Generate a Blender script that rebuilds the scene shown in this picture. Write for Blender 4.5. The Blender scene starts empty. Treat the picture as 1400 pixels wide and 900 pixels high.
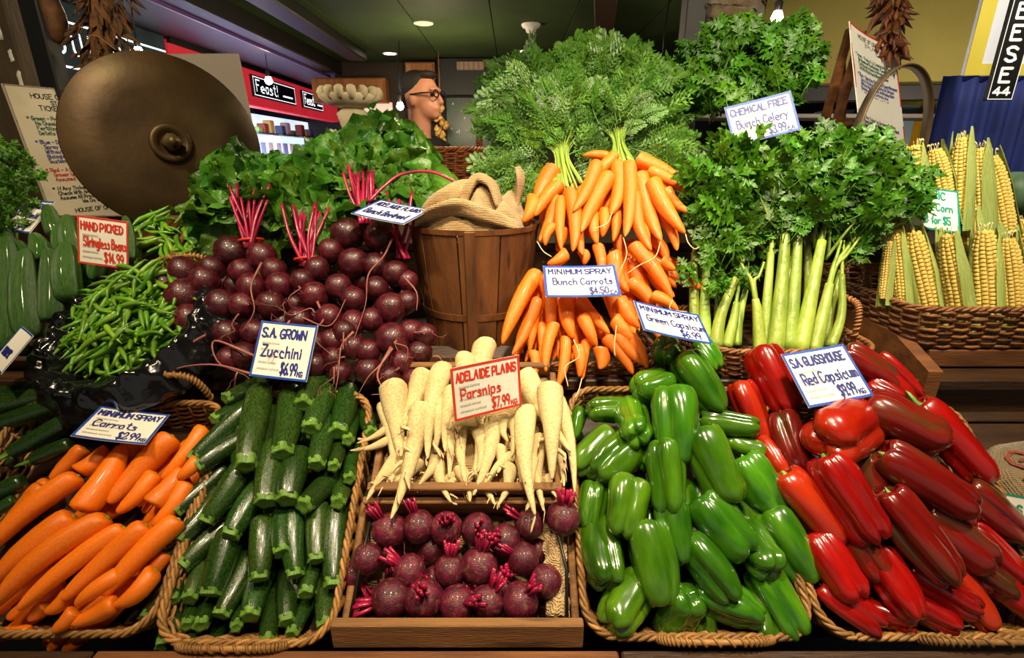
import bpy, math, random
import numpy as np
from mathutils import Vector, Matrix, noise

random.seed(7)
scene = bpy.context.scene
COL = scene.collection

# ------------------------------------------------------------------ camera
CAM_Z, PITCH, FPX = 1.38, math.radians(18.7), 700.0
cam_data = bpy.data.cameras.new('camera')
cam_data.sensor_width = 36.0
cam_data.lens = 36.0 * FPX / 1400.0
cam_data.clip_start = 0.02
cam = bpy.data.objects.new('camera', cam_data)
cam.location = (0, 0, CAM_Z)
cam.rotation_euler = (math.pi / 2 - PITCH, 0, 0)
COL.objects.link(cam)
scene.camera = cam

# ------------------------------------------------------------------ world and lamps
world = bpy.data.worlds.new('market_hall'); scene.world = world
world.use_nodes = True
world.node_tree.nodes['Background'].inputs[0].default_value = (0.80, 0.74, 0.62, 1)
world.node_tree.nodes['Background'].inputs[1].default_value = 0.17


def lamp(kind, loc, target, power, color, size=0.06, cone=90, blend=0.6):
    d = bpy.data.lights.new('spot_or_fill_light', kind)
    d.energy = power; d.color = color
    if kind == 'SPOT':
        d.spot_size = math.radians(cone); d.spot_blend = blend; d.shadow_soft_size = size
    elif kind == 'AREA':
        d.shape = 'DISK'; d.size = size
    else:
        d.shadow_soft_size = size
    o = bpy.data.objects.new('spot_or_fill_light', d)
    o.location = loc
    o.rotation_euler = (Vector(target) - Vector(loc)).to_track_quat('-Z', 'Y').to_euler()
    COL.objects.link(o)
    return o


WARM = (1.0, 0.80, 0.52)
WARM2 = (1.0, 0.86, 0.64)
# the stall's ceiling spots over the display
lamp('SPOT', (0.10, 0.45, 2.28), (0.10, 1.02, 1.05), 62, WARM, 0.05, 74, 0.8)
lamp('SPOT', (0.85, 0.55, 2.28), (0.72, 1.02, 1.05), 66, WARM2, 0.05, 80, 0.8)
lamp('SPOT', (-0.75, 0.40, 2.28), (-0.62, 0.95, 1.0), 40, WARM, 0.05, 84, 0.8)
lamp('SPOT', (-0.95, 0.85, 2.28), (-1.0, 1.6, 1.5), 26, WARM, 0.05, 100, 0.9)  # extra spot added to brighten the notice at left
lamp('SPOT', (0.95, 0.95, 2.28), (1.15, 1.75, 1.55), 26, WARM2, 0.05, 100, 0.9)
lamp('SPOT', (0.25, 0.75, 2.30), (0.30, 1.7, 1.5), 34, WARM2, 0.05, 100, 0.9)
lamp('SPOT', (0.05, 0.05, 2.28), (0.05, 0.72, 0.75), 26, WARM, 0.06, 80, 0.9)
# unseen fill lights added to brighten the background behind the display
lamp('POINT', (-0.1, 2.5, 1.95), (0, 0, 0), 13, WARM, 0.08)
lamp('POINT', (-0.6, 4.6, 1.75), (0, 0, 0), 20, WARM, 0.08)
lamp('POINT', (2.9, 3.0, 1.45), (0, 0, 0), 32, WARM2, 0.08)  # unseen point light behind the drape, added to lift the awning
lamp('SPOT', (2.3, 1.45, 2.95), (2.4, 2.7, 1.75), 85, WARM2, 0.06, 60, 0.9)  # front light added for the banner, high so the sign's shadow drops
lamp('POINT', (-1.55, 2.5, 1.95), (0, 0, 0), 14, WARM, 0.08)
lamp('AREA', (-3.0, 6.6, 1.78), (-3.3, 6.6, 0.8), 34, (0.85, 0.92, 1.0), 1.2)  # cool light of the bright shop

scene.view_settings.view_transform = 'Standard'
scene.view_settings.look = 'None'
scene.view_settings.gamma = 1.0
scene.view_settings.use_curve_mapping = False
scene.view_settings.exposure = 0.62

# ------------------------------------------------------------------ pixel geometry (1400 x 900 frame)
CP, SP = math.cos(PITCH), math.sin(PITCH)
FWD = Vector((0, CP, -SP)); DOWN = Vector((0, -SP, -CP)); RIGHT = Vector((1, 0, 0))
EYE = Vector((0, 0, CAM_Z))


def ray(px, py):
    return FWD + RIGHT * ((px - 700) / FPX) + DOWN * ((py - 450) / FPX)


def at(px, py, depth):
    return EYE + ray(px, py) * depth


class Plane:
    """a slope of the display: a line in y, z rising to the back; n lifts off it"""
    def __init__(s, y, z, deg):
        a = math.radians(deg)
        s.o = Vector((0, y, z)); s.u = Vector((0, math.cos(a), math.sin(a))); s.n = Vector((0, -math.sin(a), math.cos(a)))

    def hit(s, px, py, n=0.0):
        d = ray(px, py)
        t = (s.o + s.n * n - EYE).dot(s.n) / d.dot(s.n)
        return EYE + d * t

    def pt(s, x, v, n=0.0):
        return s.o + Vector((x, 0, 0)) + s.u * v + s.n * n

    def mat(s, x=0, v=0, n=0):
        m = Matrix(((1, 0, 0), (0, 0, 0), (0, 0, 0)))
        M = Matrix.Identity(4)
        M.col[0][:3] = (1, 0, 0); M.col[1][:3] = s.u; M.col[2][:3] = s.n; M.col[3][:3] = s.pt(x, v, n)
        return M


def depth_of(p):
    return (p - EYE).dot(FWD)


def to_px(p):
    q = p - EYE; d = q.dot(FWD)
    return 700 + FPX * q.dot(RIGHT) / d, 450 + FPX * q.dot(DOWN) / d


F = Plane(0.582, 0.68, 37)      # rims of the front baskets
T = Plane(0.96, 0.97, 48)       # heaps on the second tier


# ------------------------------------------------------------------ objects
def mesh(name, verts, faces, mat=None, smooth=True, mats=None, fmat=None):
    me = bpy.data.meshes.new(name)
    me.from_pydata([tuple(v) for v in verts], [], [tuple(f) for f in faces])
    if mats:
        for m in mats: me.materials.append(m)
        if fmat: me.polygons.foreach_set('material_index', fmat)
    elif mat:
        me.materials.append(mat)
    if smooth: me.polygons.foreach_set('use_smooth', [True] * len(me.polygons))
    me.update()
    return me


def ob(name, me, parent=None, M=None):
    o = bpy.data.objects.new(name, me)
    COL.objects.link(o)
    if parent is not None: o.parent = parent
    if M is not None: o.matrix_local = M
    return o


def tag(o, label, cat, group=None, kind=None):
    o['label'] = label; o['category'] = cat
    if group: o['group'] = group
    if kind: o['kind'] = kind
    return o


def thing(name, label, cat, M=None, group=None):
    o = bpy.data.objects.new(name, None)
    o.empty_display_size = 0.05
    COL.objects.link(o)
    if M is not None: o.matrix_local = M
    return tag(o, label, cat, group)


def struct(name, me, M=None, label=None):
    o = ob(name, me, None, M); o['kind'] = 'structure'
    if label: o['label'] = label
    return o


def TR(x=0, y=0, z=0):
    if isinstance(x, Vector): return Matrix.Translation(x)
    return Matrix.Translation((x, y, z))


def axis_m(p0, p1, w, roll=0.0, length=None):
    """unit mesh (z 0..1, radius 1) laid from p0 to p1 with width w"""
    d = p1 - p0; L = length or d.length
    q = d.normalized().to_track_quat('Z', 'Y')
    return TR(p0) @ q.to_matrix().to_4x4() @ Matrix.Rotation(roll, 4, 'Z') @ Matrix.Diagonal((w / 2, w / 2, L, 1))


def basis_m(p, xa, ya, za, sx=1, sy=1, sz=1):
    M = Matrix.Identity(4)
    M.col[0][:3] = xa * sx; M.col[1][:3] = ya * sy; M.col[2][:3] = za * sz; M.col[3][:3] = p
    return M


def look_m(p, za, yhint, s=1.0):
    """z along za, y as near as possible to yhint"""
    z = za.normalized(); x = yhint.cross(z)
    if x.length < 1e-4: x = Vector((1, 0, 0)).cross(z)
    x.normalize(); y = z.cross(x)
    return basis_m(p, x, y, z, s, s, s)


def rv(s=1.0):
    return Vector((random.uniform(-s, s), random.uniform(-s, s), random.uniform(-s, s)))


class MB:
    """collects shapes into one mesh"""
    def __init__(s): s.v = []; s.f = []; s.m = []; s.cur = 0

    def add(s, vf, M=None):
        v, f = vf; b = len(s.v)
        s.v += [(M @ Vector(p)) if M is not None else Vector(p) for p in v]
        s.f += [tuple(i + b for i in q) for q in f]; s.m += [s.cur] * len(f)
        return s

    def me(s, name, mat=None, smooth=True, mats=None):
        return mesh(name, s.v, s.f, mat, smooth, mats, s.m if mats else None)


def box(x0, x1, y0, y1, z0, z1, b=0.0):
    """box with chamfered edges when b > 0"""
    if b <= 0:
        v = [(x, y, z) for x in (x0, x1) for y in (y0, y1) for z in (z0, z1)]
        return v, [(0, 1, 3, 2), (4, 6, 7, 5), (0, 4, 5, 1), (2, 3, 7, 6), (0, 2, 6, 4), (1, 5, 7, 3)]
    c = ((x0 + x1) / 2, (y0 + y1) / 2, (z0 + z1) / 2); h = ((x1 - x0) / 2, (y1 - y0) / 2, (z1 - z0) / 2)
    b = min(b, min(h) * 0.8)
    v = []; idx = {}
    for sx in (-1, 1):
        for sy in (-1, 1):
            for sz in (-1, 1):
                for k in range(3):
                    s = (sx, sy, sz)
                    idx[(s, k)] = len(v)
                    v.append(tuple(c[a] + s[a] * (h[a] if a == k else h[a] - b) for a in range(3)))
    f = []
    S = (-1, 1)
    for k in range(3):
        a, d = (k + 1) % 3, (k + 2) % 3
        for s in S:
            def P(pa, pd):
                q = [0, 0, 0]; q[k] = s; q[a] = pa; q[d] = pd
                return idx[(tuple(q), k)]
            q = [P(-1, -1), P(1, -1), P(1, 1), P(-1, 1)]
            f.append(q if s > 0 else q[::-1])
    for k in range(3):
        a, d = (k + 1) % 3, (k + 2) % 3
        for pa in S:
            for pd in S:
                def P(s, kk):
                    q = [0, 0, 0]; q[k] = s; q[a] = pa; q[d] = pd
                    return idx[(tuple(q), kk)]
                q = [P(-1, a), P(1, a), P(1, d), P(-1, d)]
                f.append(q if pa * pd < 0 else q[::-1])
    for sx in S:
        for sy in S:
            for sz in S:
                t = [idx[((sx, sy, sz), k)] for k in range(3)]
                f.append(t if sx * sy * sz > 0 else t[::-1])
    return v, f


def sweep(path, radii, seg=8, mod=None, cap=True, closed=False, flat=1.0):
    """tube along path; radii a number or one per point; flat squeezes the second axis"""
    P = [Vector(p) for p in path]; n = len(P)
    if not hasattr(radii, '__len__'): radii = [radii] * n
    v = []; f = []
    if closed: t0 = (P[1] - P[-1])
    else: t0 = P[1] - P[0]
    t0.normalize()
    ref = Vector((0, 0, 1)) if abs(t0.z) < 0.9 else Vector((1, 0, 0))
    nx = t0.cross(ref).normalized()
    for i in range(n):
        if closed: t = P[(i + 1) % n] - P[i - 1]
        elif i == 0: t = P[1] - P[0]
        elif i == n - 1: t = P[-1] - P[-2]
        else: t = P[i + 1] - P[i - 1]
        if t.length < 1e-9: t = t0.copy()
        t.normalize()
        nx = nx - t * nx.dot(t)
        if nx.length < 1e-6: nx = t.orthogonal()
        nx.normalize(); ny = t.cross(nx)
        for j in range(seg):
            a = 2 * math.pi * j / seg
            r = radii[i] * (mod(i / (n - 1), a) if mod else 1.0)
            v.append(P[i] + nx * (r * math.cos(a)) + ny * (r * flat * math.sin(a)))
    m = n if closed else n - 1
    for i in range(m):
        for j in range(seg):
            a = i * seg + j; b = i * seg + (j + 1) % seg
            c = ((i + 1) % n) * seg + (j + 1) % seg; d = ((i + 1) % n) * seg + j
            f.append((a, b, c, d))
    if cap and not closed:
        f.append(tuple(range(seg))[::-1]); f.append(tuple((n - 1) * seg + j for j in range(seg)))
    return v, f


def lathe(prof, seg=16, mod=None, zmod=None):
    """prof: (r, z) from bottom to top; r = 0 ends close to a point"""
    v = []; f = []; rings = []
    for i, (r, z) in enumerate(prof):
        if r <= 1e-6:
            rings.append([len(v)]); v.append((0, 0, z))
        else:
            ring = []
            for j in range(seg):
                a = 2 * math.pi * j / seg
                k = mod(i, a, z) if mod else 1.0
                ring.append(len(v)); v.append((r * k * math.cos(a), r * k * math.sin(a), z + (zmod(i, a) if zmod else 0)))
            rings.append(ring)
    for A, B in zip(rings, rings[1:]):
        for j in range(seg):
            k = (j + 1) % seg
            if len(A) == 1 and len(B) == 1: continue
            if len(A) == 1: f.append((A[0], B[k], B[j]))
            elif len(B) == 1: f.append((A[j], A[k], B[0]))
            else: f.append((A[j], A[k], B[k], B[j]))
    return v, f


def bend(vf, fn):
    v, f = vf
    return [fn(Vector(p)) for p in v], f


def catmull(pts, k=6):
    P = [Vector(p) for p in pts]; P = [P[0] * 2 - P[1]] + P + [P[-1] * 2 - P[-2]]
    out = []
    for i in range(1, len(P) - 2):
        for j in range(k):
            t = j / k
            a, b, c, d = P[i - 1:i + 3]
            out.append(0.5 * ((2 * b) + (c - a) * t + (2 * a - 5 * b + 4 * c - d) * t * t + (3 * b - a - 3 * c + d) * t ** 3))
    out.append(P[-2].copy())
    return out


def grid(nu, nv, fn):
    v = [fn(i / (nu - 1), j / (nv - 1)) for j in range(nv) for i in range(nu)]
    f = [(j * nu + i, j * nu + i + 1, (j + 1) * nu + i + 1, (j + 1) * nu + i) for j in range(nv - 1) for i in range(nu - 1)]
    return v, f


def thick(vf, d):
    """turn an open sheet into a closed one of thickness d (along -normal)"""
    v, f = vf; n = len(v)
    me = bpy.data.meshes.new('tmp'); me.from_pydata([tuple(p) for p in v], [], f); me.update()
    nn = [Vector(x.normal) for x in me.vertices]
    bpy.data.meshes.remove(me)
    v2 = [Vector(v[i]) for i in range(n)] + [Vector(v[i]) - nn[i] * d for i in range(n)]
    f2 = list(f) + [tuple(i + n for i in q[::-1]) for q in f]
    from collections import Counter
    e = Counter()
    for q in f:
        for a, b in zip(q, q[1:] + q[:1]): e[(a, b)] += 1
    for (a, b) in e:
        if (b, a) not in e: f2.append((b, a, a + n, b + n))
    return v2, f2


# ------------------------------------------------------------------ materials
def col(h):
    h = h.lstrip('#'); c = [int(h[i:i + 2], 16) / 255 for i in (0, 2, 4)]
    return tuple(x / 12.92 if x <= 0.04045 else ((x + 0.055) / 1.055) ** 2.4 for x in c) + (1.0,)


MATS = {}


def mat(name, c1, c2=None, scale=8.0, rough=0.5, bump=0.0, bscale=None, coat=0.0, rnd=0.0, hue=0.0, sss=0.0,
        metal=0.0, emit=0.0, trans=0.0, stretch=None, c3=None, c3scale=3.0, c3at=0.6, spec=0.5, detail=4.0, wave=None, thin=False, sheen=0.0):
    """noise between c1 and c2 in object space, optional third colour in patches, per-object brightness"""
    m = bpy.data.materials.new(name); m.use_nodes = True
    nt = m.node_tree; N = nt.nodes; L = nt.links
    b = N['Principled BSDF']
    b.inputs['Roughness'].default_value = rough
    b.inputs['Metallic'].default_value = metal
    b.inputs['Coat Weight'].default_value = coat
    b.inputs['Coat Roughness'].default_value = 0.12
    b.inputs['Specular IOR Level'].default_value = spec
    if sheen: b.inputs['Sheen Weight'].default_value = sheen
    if sss:
        b.inputs['Subsurface Weight'].default_value = sss
        b.inputs['Subsurface Radius'].default_value = (0.01, 0.006, 0.003)
        b.inputs['Subsurface Scale'].default_value = 0.5
    tc = N.new('ShaderNodeTexCoord')
    vec = tc.outputs['Object']
    info = N.new('ShaderNodeObjectInfo')
    add = N.new('ShaderNodeVectorMath'); add.operation = 'ADD'
    mul = N.new('ShaderNodeVectorMath'); mul.operation = 'SCALE'
    comb = N.new('ShaderNodeCombineXYZ')
    L.new(info.outputs['Random'], comb.inputs[0]); L.new(info.outputs['Random'], comb.inputs[1])
    L.new(comb.outputs[0], mul.inputs[0]); mul.inputs['Scale'].default_value = 37.0
    mp = N.new('ShaderNodeMapping')
    if stretch: mp.inputs['Scale'].default_value = stretch
    L.new(vec, mp.inputs[0])
    L.new(mp.outputs[0], add.inputs[0]); L.new(mul.outputs[0], add.inputs[1])
    vec = add.outputs[0]
    c = None
    if c2 is not None:
        nz = N.new('ShaderNodeTexNoise'); nz.inputs['Scale'].default_value = scale; nz.inputs['Detail'].default_value = detail
        L.new(vec, nz.inputs['Vector'])
        rp = N.new('ShaderNodeValToRGB')
        rp.color_ramp.elements[0].position = 0.33; rp.color_ramp.elements[1].position = 0.67
        rp.color_ramp.elements[0].color = col(c1); rp.color_ramp.elements[1].color = col(c2)
        L.new(nz.outputs['Fac'], rp.inputs[0]); c = rp.outputs[0]
        if wave:
            w = N.new('ShaderNodeTexWave'); w.wave_type = 'BANDS'; w.bands_direction = wave[0]
            w.inputs['Scale'].default_value = wave[1]; w.inputs['Distortion'].default_value = wave[2]; w.inputs['Detail'].default_value = 2
            L.new(vec, w.inputs['Vector'])
            mx = N.new('ShaderNodeMix'); mx.data_type = 'RGBA'; mx.blend_type = 'MULTIPLY'
            mx.inputs[0].default_value = wave[3]
            L.new(c, mx.inputs[6]); L.new(w.outputs['Color'], mx.inputs[7]); c = mx.outputs[2]
        if c3:
            n3 = N.new('ShaderNodeTexNoise'); n3.inputs['Scale'].default_value = c3scale; n3.inputs['Detail'].default_value = 2
            L.new(vec, n3.inputs['Vector'])
            r3 = N.new('ShaderNodeValToRGB'); r3.color_ramp.elements[0].position = c3at; r3.color_ramp.elements[1].position = min(1, c3at + 0.14)
            L.new(n3.outputs['Fac'], r3.inputs[0])
            mx = N.new('ShaderNodeMix'); mx.data_type = 'RGBA'
            L.new(r3.outputs[0], mx.inputs[0]); L.new(c, mx.inputs[6]); mx.inputs[7].default_value = col(c3); c = mx.outputs[2]
    if rnd or hue:
        hs = N.new('ShaderNodeHueSaturation')
        if c is not None: L.new(c, hs.inputs['Color'])
        else: hs.inputs['Color'].default_value = col(c1)
        if rnd:
            mr = N.new('ShaderNodeMapRange'); mr.inputs['To Min'].default_value = 1 - rnd; mr.inputs['To Max'].default_value = 1 + rnd
            L.new(info.outputs['Random'], mr.inputs[0]); L.new(mr.outputs[0], hs.inputs['Value'])
        if hue:
            wn = N.new('ShaderNodeTexWhiteNoise'); wn.noise_dimensions = '1D'; L.new(info.outputs['Random'], wn.inputs['W'])
            mr = N.new('ShaderNodeMapRange'); mr.inputs['To Min'].default_value = 0.5 - hue; mr.inputs['To Max'].default_value = 0.5 + hue
            L.new(wn.outputs['Value'], mr.inputs[0]); L.new(mr.outputs[0], hs.inputs['Hue'])
        c = hs.outputs[0]
    if c is not None: L.new(c, b.inputs['Base Color'])
    else: b.inputs['Base Color'].default_value = col(c1)
    if emit:
        b.inputs['Emission Strength'].default_value = emit
        if c is not None: L.new(c, b.inputs['Emission Color'])
        else: b.inputs['Emission Color'].default_value = col(c1)
    if bump:
        nb = N.new('ShaderNodeTexNoise'); nb.inputs['Scale'].default_value = bscale or scale * 3; nb.inputs['Detail'].default_value = 3
        L.new(vec, nb.inputs['Vector'])
        bp = N.new('ShaderNodeBump'); bp.inputs['Strength'].default_value = bump; bp.inputs['Distance'].default_value = 0.004
        L.new(nb.outputs['Fac'], bp.inputs['Height']); L.new(bp.outputs[0], b.inputs['Normal'])
    if trans:     # thin leaf: part of the light goes through
        out = N['Material Output']
        tl = N.new('ShaderNodeBsdfTranslucent')
        if c is not None: L.new(c, tl.inputs[0])
        else: tl.inputs[0].default_value = col(c1)
        ms = N.new('ShaderNodeMixShader'); ms.inputs[0].default_value = trans
        L.new(b.outputs[0], ms.inputs[1]); L.new(tl.outputs[0], ms.inputs[2]); L.new(ms.outputs[0], out.inputs[0])
    MATS[name] = m
    return m


def burlap_mat(name, c1, c2):
    m = mat(name, c1, c2, 30, 0.95, 0, sheen=0.3)
    nt = m.node_tree; N = nt.nodes; L = nt.links
    tc = N.new('ShaderNodeTexCoord')
    bps = []
    for d in ('X', 'Y', 'Z'):
        w = N.new('ShaderNodeTexWave'); w.bands_direction = d; w.inputs['Scale'].default_value = 95; w.inputs['Distortion'].default_value = 0.8
        L.new(tc.outputs['Object'], w.inputs[0]); bps.append(w)
    a = N.new('ShaderNodeMath'); a.operation = 'MULTIPLY'; L.new(bps[0].outputs['Fac'], a.inputs[0]); L.new(bps[1].outputs['Fac'], a.inputs[1])
    a2 = N.new('ShaderNodeMath'); a2.operation = 'ADD'; L.new(a.outputs[0], a2.inputs[0]); L.new(bps[2].outputs['Fac'], a2.inputs[1])
    bp = N.new('ShaderNodeBump'); bp.inputs['Strength'].default_value = 0.7; bp.inputs['Distance'].default_value = 0.003
    L.new(a2.outputs[0], bp.inputs['Height']); L.new(bp.outputs[0], N['Principled BSDF'].inputs['Normal'])
    return m


m_wood = mat('brown_wood', '#5a3418', '#7d4d24', 6, 0.55, 0.25, 40, stretch=(1, 6, 6), rnd=0.12)
m_woodd = mat('dark_wood', '#2a1a0e', '#43290f', 6, 0.5, 0.3, 40, stretch=(1, 6, 6), rnd=0.12)
m_wooddv = mat('dark_wood_upright', '#2a1a0e', '#43290f', 6, 0.5, 0.3, 40, stretch=(6, 6, 1), rnd=0.12)
m_crate = mat('crate_wood', '#6b4826', '#94693a', 5, 0.75, 0.4, 50, stretch=(1, 8, 8), rnd=0.15, c3='#4a2f18', c3scale=6, c3at=0.62)
m_stave = mat('stave_wood', '#4e2c14', '#74461f', 4, 0.6, 0.35, 40, stretch=(7, 7, 1), rnd=0.16, c3='#3a2212', c3scale=7, c3at=0.63)
m_wicker = mat('wicker', '#7a5428', '#a8793e', 20, 0.5, 0.4, 150, rnd=0.28)
m_wickerd = mat('wicker_brown', '#5c3519', '#9c683a', 16, 0.5, 0.4, 150, rnd=0.32)
m_wickerr = mat('wicker_red_brown', '#6b3413', '#a8602a', 16, 0.5, 0.4, 150, rnd=0.3)
m_plastic = mat('black_plastic', '#0a0a0c', '#141418', 10, 0.16, 1.0, 22, coat=0.6)
m_burlap = burlap_mat('burlap', '#a98755', '#c8a873')
m_burlapd = burlap_mat('burlap_grey', '#6e5a3e', '#8a7350')
m_card = mat('white_card', '#e6e2d2', '#f2efe4', 5, 0.55, rnd=0.03)
m_cardb = mat('old_card', '#cfc3a6', '#e0d6bd', 4, 0.6, 0)
m_blue = mat('blue_marker', '#14409c', '#1c50b4', 60, 0.5)
m_navy = mat('navy_marker', '#16226e', '#222f86', 60, 0.5)
m_red = mat('red_marker', '#c8301c', '#d83c28', 60, 0.5)
m_teal = mat('teal_marker', '#118f74', '#169e82', 60, 0.5)
m_black = mat('black_print', '#17171a', '#222226', 60, 0.5)
m_green_ink = mat('green_ink', '#14604a', '#1d7058', 60, 0.5)
m_violet_ink = mat('violet_ink', '#3a3590', '#443fa0', 60, 0.5)
m_grey_ink = mat('faint_pencil', '#b9b6ac', '#c4c1b8', 60, 0.6)
# ------------------------------------------------------------------ handwriting: strokes on a 7 x 10 grid (baseline 2, x-height 6, cap 9)
GL = dict(A="023962 1555", B="0209 0949675606 0656644202", C="6849290704224263", D="0209 093967643202", E="69090262 0646",
 F="690902 0646", G="68492907042242636535", H="0209 6269 0666", I="3239", J="6964422203", K="0209 6905 2762", L="090262",
 M="0209356962", N="02096269", O="290704224264674929", P="0209 094968664505", Q="290704224264674929 4461",
 R="0209 094968664505 3562", S="68492908165563422203", T="0969 3932", U="090422426469", V="093269", W="0912365269",
 X="0269 0962", Y="093669 3632", Z="09690262",
 a="5626042253 5652", b="0902 052646544202", c="5526042252", d="5952 5526042253", e="0454553605032252", f="594932 1646",
 g="5626042253 56514010", h="0902 05264652", i="2622 2827", j="36312010 3837", k="0902 5604 2452", l="2922",
 m="0602 05263532 35566562", n="0602 05364652", o="26042242544626", p="0600 052646544202", q="5650 5526042253", r="0602 043656",
 s="552615534202", t="29234252 0747", u="0603224254 5652", v="063256", w="0612355256", x="0256 0652", y="0633 5610", z="06560252")
GL.update({'0': "290704224264674929", '1': "173932", '2': "07294968660262", '3': "082949673664422203", '4': "490464 4742",
 '5': "6909064664422203", '6': "5927042242644604", '7': "096922", '8': "3608294968360322426336", '9': "6645250729496742",
 '$': "68492908165563422203 3931", '.': "2223", ',': "2211", '-': "0555", "'": "3938", '*': "0757 1845 4815", '!': "3935 3332",
 '~': "15163736 3534", '/': "0269"})
NARROW = {'i': 3.4, 'l': 3.4, '.': 3.2, ',': 3.2, "'": 3, 'I': 4.6, '1': 5, '!': 4.5, 'j': 4.4, 't': 6.0, 'f': 6.2, 'r': 6.2}


def text_width(s):
    return sum(3.4 if c == ' ' else NARROW.get(c, 7.6) for c in s)


def strokes(s, x, y, h, wmax=None, jit=0.0, slant=0.0):
    """polylines for text s with its left baseline at x, y; h = cap height; wmax squeezes the line to that width"""
    k = h / 7.0; kx = k
    if wmax: kx = wmax / text_width(s)
    rs = random.Random(s); out = []
    cx = 0.0
    for c in s:
        if c == ' ': cx += 3.4; continue
        off = 2.0 if c in "il.,I'!" and c != '1' else 0.0
        dy = rs.uniform(-jit, jit) * h
        for st in GL[c].split():
            pl = []
            for i in range(0, len(st), 2):
                gx, gy = int(st[i]) - off * (0.5 if c == 'I' else 0.8), int(st[i + 1]) - 2
                X = x + (cx + gx) * kx + slant * gy * k + rs.uniform(-jit, jit) * h * 0.5
                Y = y + gy * k + dy + rs.uniform(-jit, jit) * h * 0.5
                pl.append((X, Y))
            out.append(pl)
        cx += NARROW.get(c, 7.6)
    return out


def ribbons(mb, polys, w, place):
    """flat pen strokes: each polyline a strip of width w with rounded ends; place(x, y) -> Vector"""
    for pl in polys:
        if len(pl) < 2: continue
        P = [Vector((a, b)) for a, b in pl]
        for i in range(len(P) - 1):
            d = P[i + 1] - P[i]
            if d.length < 1e-9: continue
            d.normalize(); n = Vector((-d.y, d.x)) * w / 2; e = d * w * 0.42
            q = [P[i] - e - n * 0.55, P[i] - n, P[i + 1] - n, P[i + 1] + e - n * 0.55, P[i + 1] + e + n * 0.55, P[i + 1] + n, P[i] + n, P[i] - e + n * 0.55]
            b = len(mb.v); mb.v += [place(a.x, a.y) for a in q]; mb.f.append(tuple(range(b, b + 8))); mb.m.append(mb.cur)


def fit_rect(px4, depth, aspect):
    """a real rectangle in space (centre, right, up, width, height) whose four corners look like the four pixels TL TR BR BL"""
    cx = sum(p[0] for p in px4) / 4; cy = sum(p[1] for p in px4) / 4
    C = at(cx, cy, depth); rays = [ray(*p) for p in px4]
    best = None
    view = (EYE - C).normalized(); rt = RIGHT; upv = view.cross(rt).normalized()
    for st in range(2):
        if st == 0: grid_ = [(a, b) for a in range(-66, 67, 6) for b in range(-66, 67, 6)]
        else:
            a0, b0 = best[1]; grid_ = [(a0 + a, b0 + b) for a in (-4, -2, 0, 2, 4) for b in (-4, -2, 0, 2, 4)]
        for a, b in grid_:
            n = (view + rt * math.tan(math.radians(a)) + upv * math.tan(math.radians(b))).normalized()
            Q = [];
            for r in rays:
                t = (C - EYE).dot(n) / r.dot(n)
                if t < 0 or t > depth * 3: break
                Q.append(EYE + r * t)
            if len(Q) < 4: continue
            r = ((Q[1] - Q[0]) + (Q[2] - Q[3])) / 2; u = ((Q[0] - Q[3]) + (Q[1] - Q[2])) / 2
            w, h = r.length, u.length
            e = abs(r.normalized().dot(u.normalized())) * 2 + abs(math.log(max(w, 1e-5) / max(h, 1e-5) / aspect))
            e += ((Q[1] - Q[0]) - (Q[2] - Q[3])).length / w + (abs(a) + abs(b)) * 0.0006 + max(0, 0.12 - n.z) * 1.5
            if best is None or e < best[0]: best = (e, (a, b), sum(Q, Vector()) / 4, r, u, n)
    e, ab, ctr, r, u, n = best
    X = r.normalized(); Y = (u - X * u.dot(X)).normalized()
    return ctr, X, Y, X.cross(Y), r.length, u.length


def sign(name, label, px4, depth, border, lines, aspect=1.3, curl=0.0, bw=0.035, card=None, group='hand-lettered price cards', cat='price card', extra=None, thickness=0.0012):
    """a hand-lettered card; lines = (text, x, y, cap height, width or None, material, pen width) in units of the card's width/height"""
    C, X, Y, Z, w, h = fit_rect(px4, depth, aspect)
    M = basis_m(C, X, Y, Z)
    root = thing(name, label, cat, M, group)

    def bow(x, y, up=0.0):
        k = ((x / w) ** 2) * curl * w
        return Vector((x, y, up + k + 0.03 * curl * w * math.sin(y * 40)))
    sheet = thick(grid(9, 5, lambda a, b: bow((a - 0.5) * w, (b - 0.5) * h)), thickness)
    ob('card', mesh('card', *sheet, card or m_card, smooth=False), root)
    if border:
        e = bw * w; mb = MB(); q = [(-w / 2 + e * .5, -h / 2 + e * .5), (w / 2 - e * .5, -h / 2 + e * .5), (w / 2 - e * .5, h / 2 - e * .5), (-w / 2 + e * .5, h / 2 - e * .5)]
        pl = []
        for i in range(4):
            a, b = q[i], q[(i + 1) % 4]
            pl.append([(a[0] + (b[0] - a[0]) * t / 8, a[1] + (b[1] - a[1]) * t / 8) for t in range(9)])
        ribbons(mb, pl, e, lambda x, y: bow(x, y, 0.0005))
        ob('border', mb.me('border', border, False), root)
    byM = {}
    for (s, x, y, hh, ww, m, pen) in lines:
        mb = byM.setdefault(m.name, MB())
        ribbons(mb, strokes(s, (x - 0.5) * w, (y - 0.5) * h, hh * h, ww * w if ww else None, 0.035), pen * h, lambda a, b: bow(a, b, 0.0009))
    for k, mb in byM.items():
        ob('lettering', mb.me('lettering', MATS[k], False), root)
    return root


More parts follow.
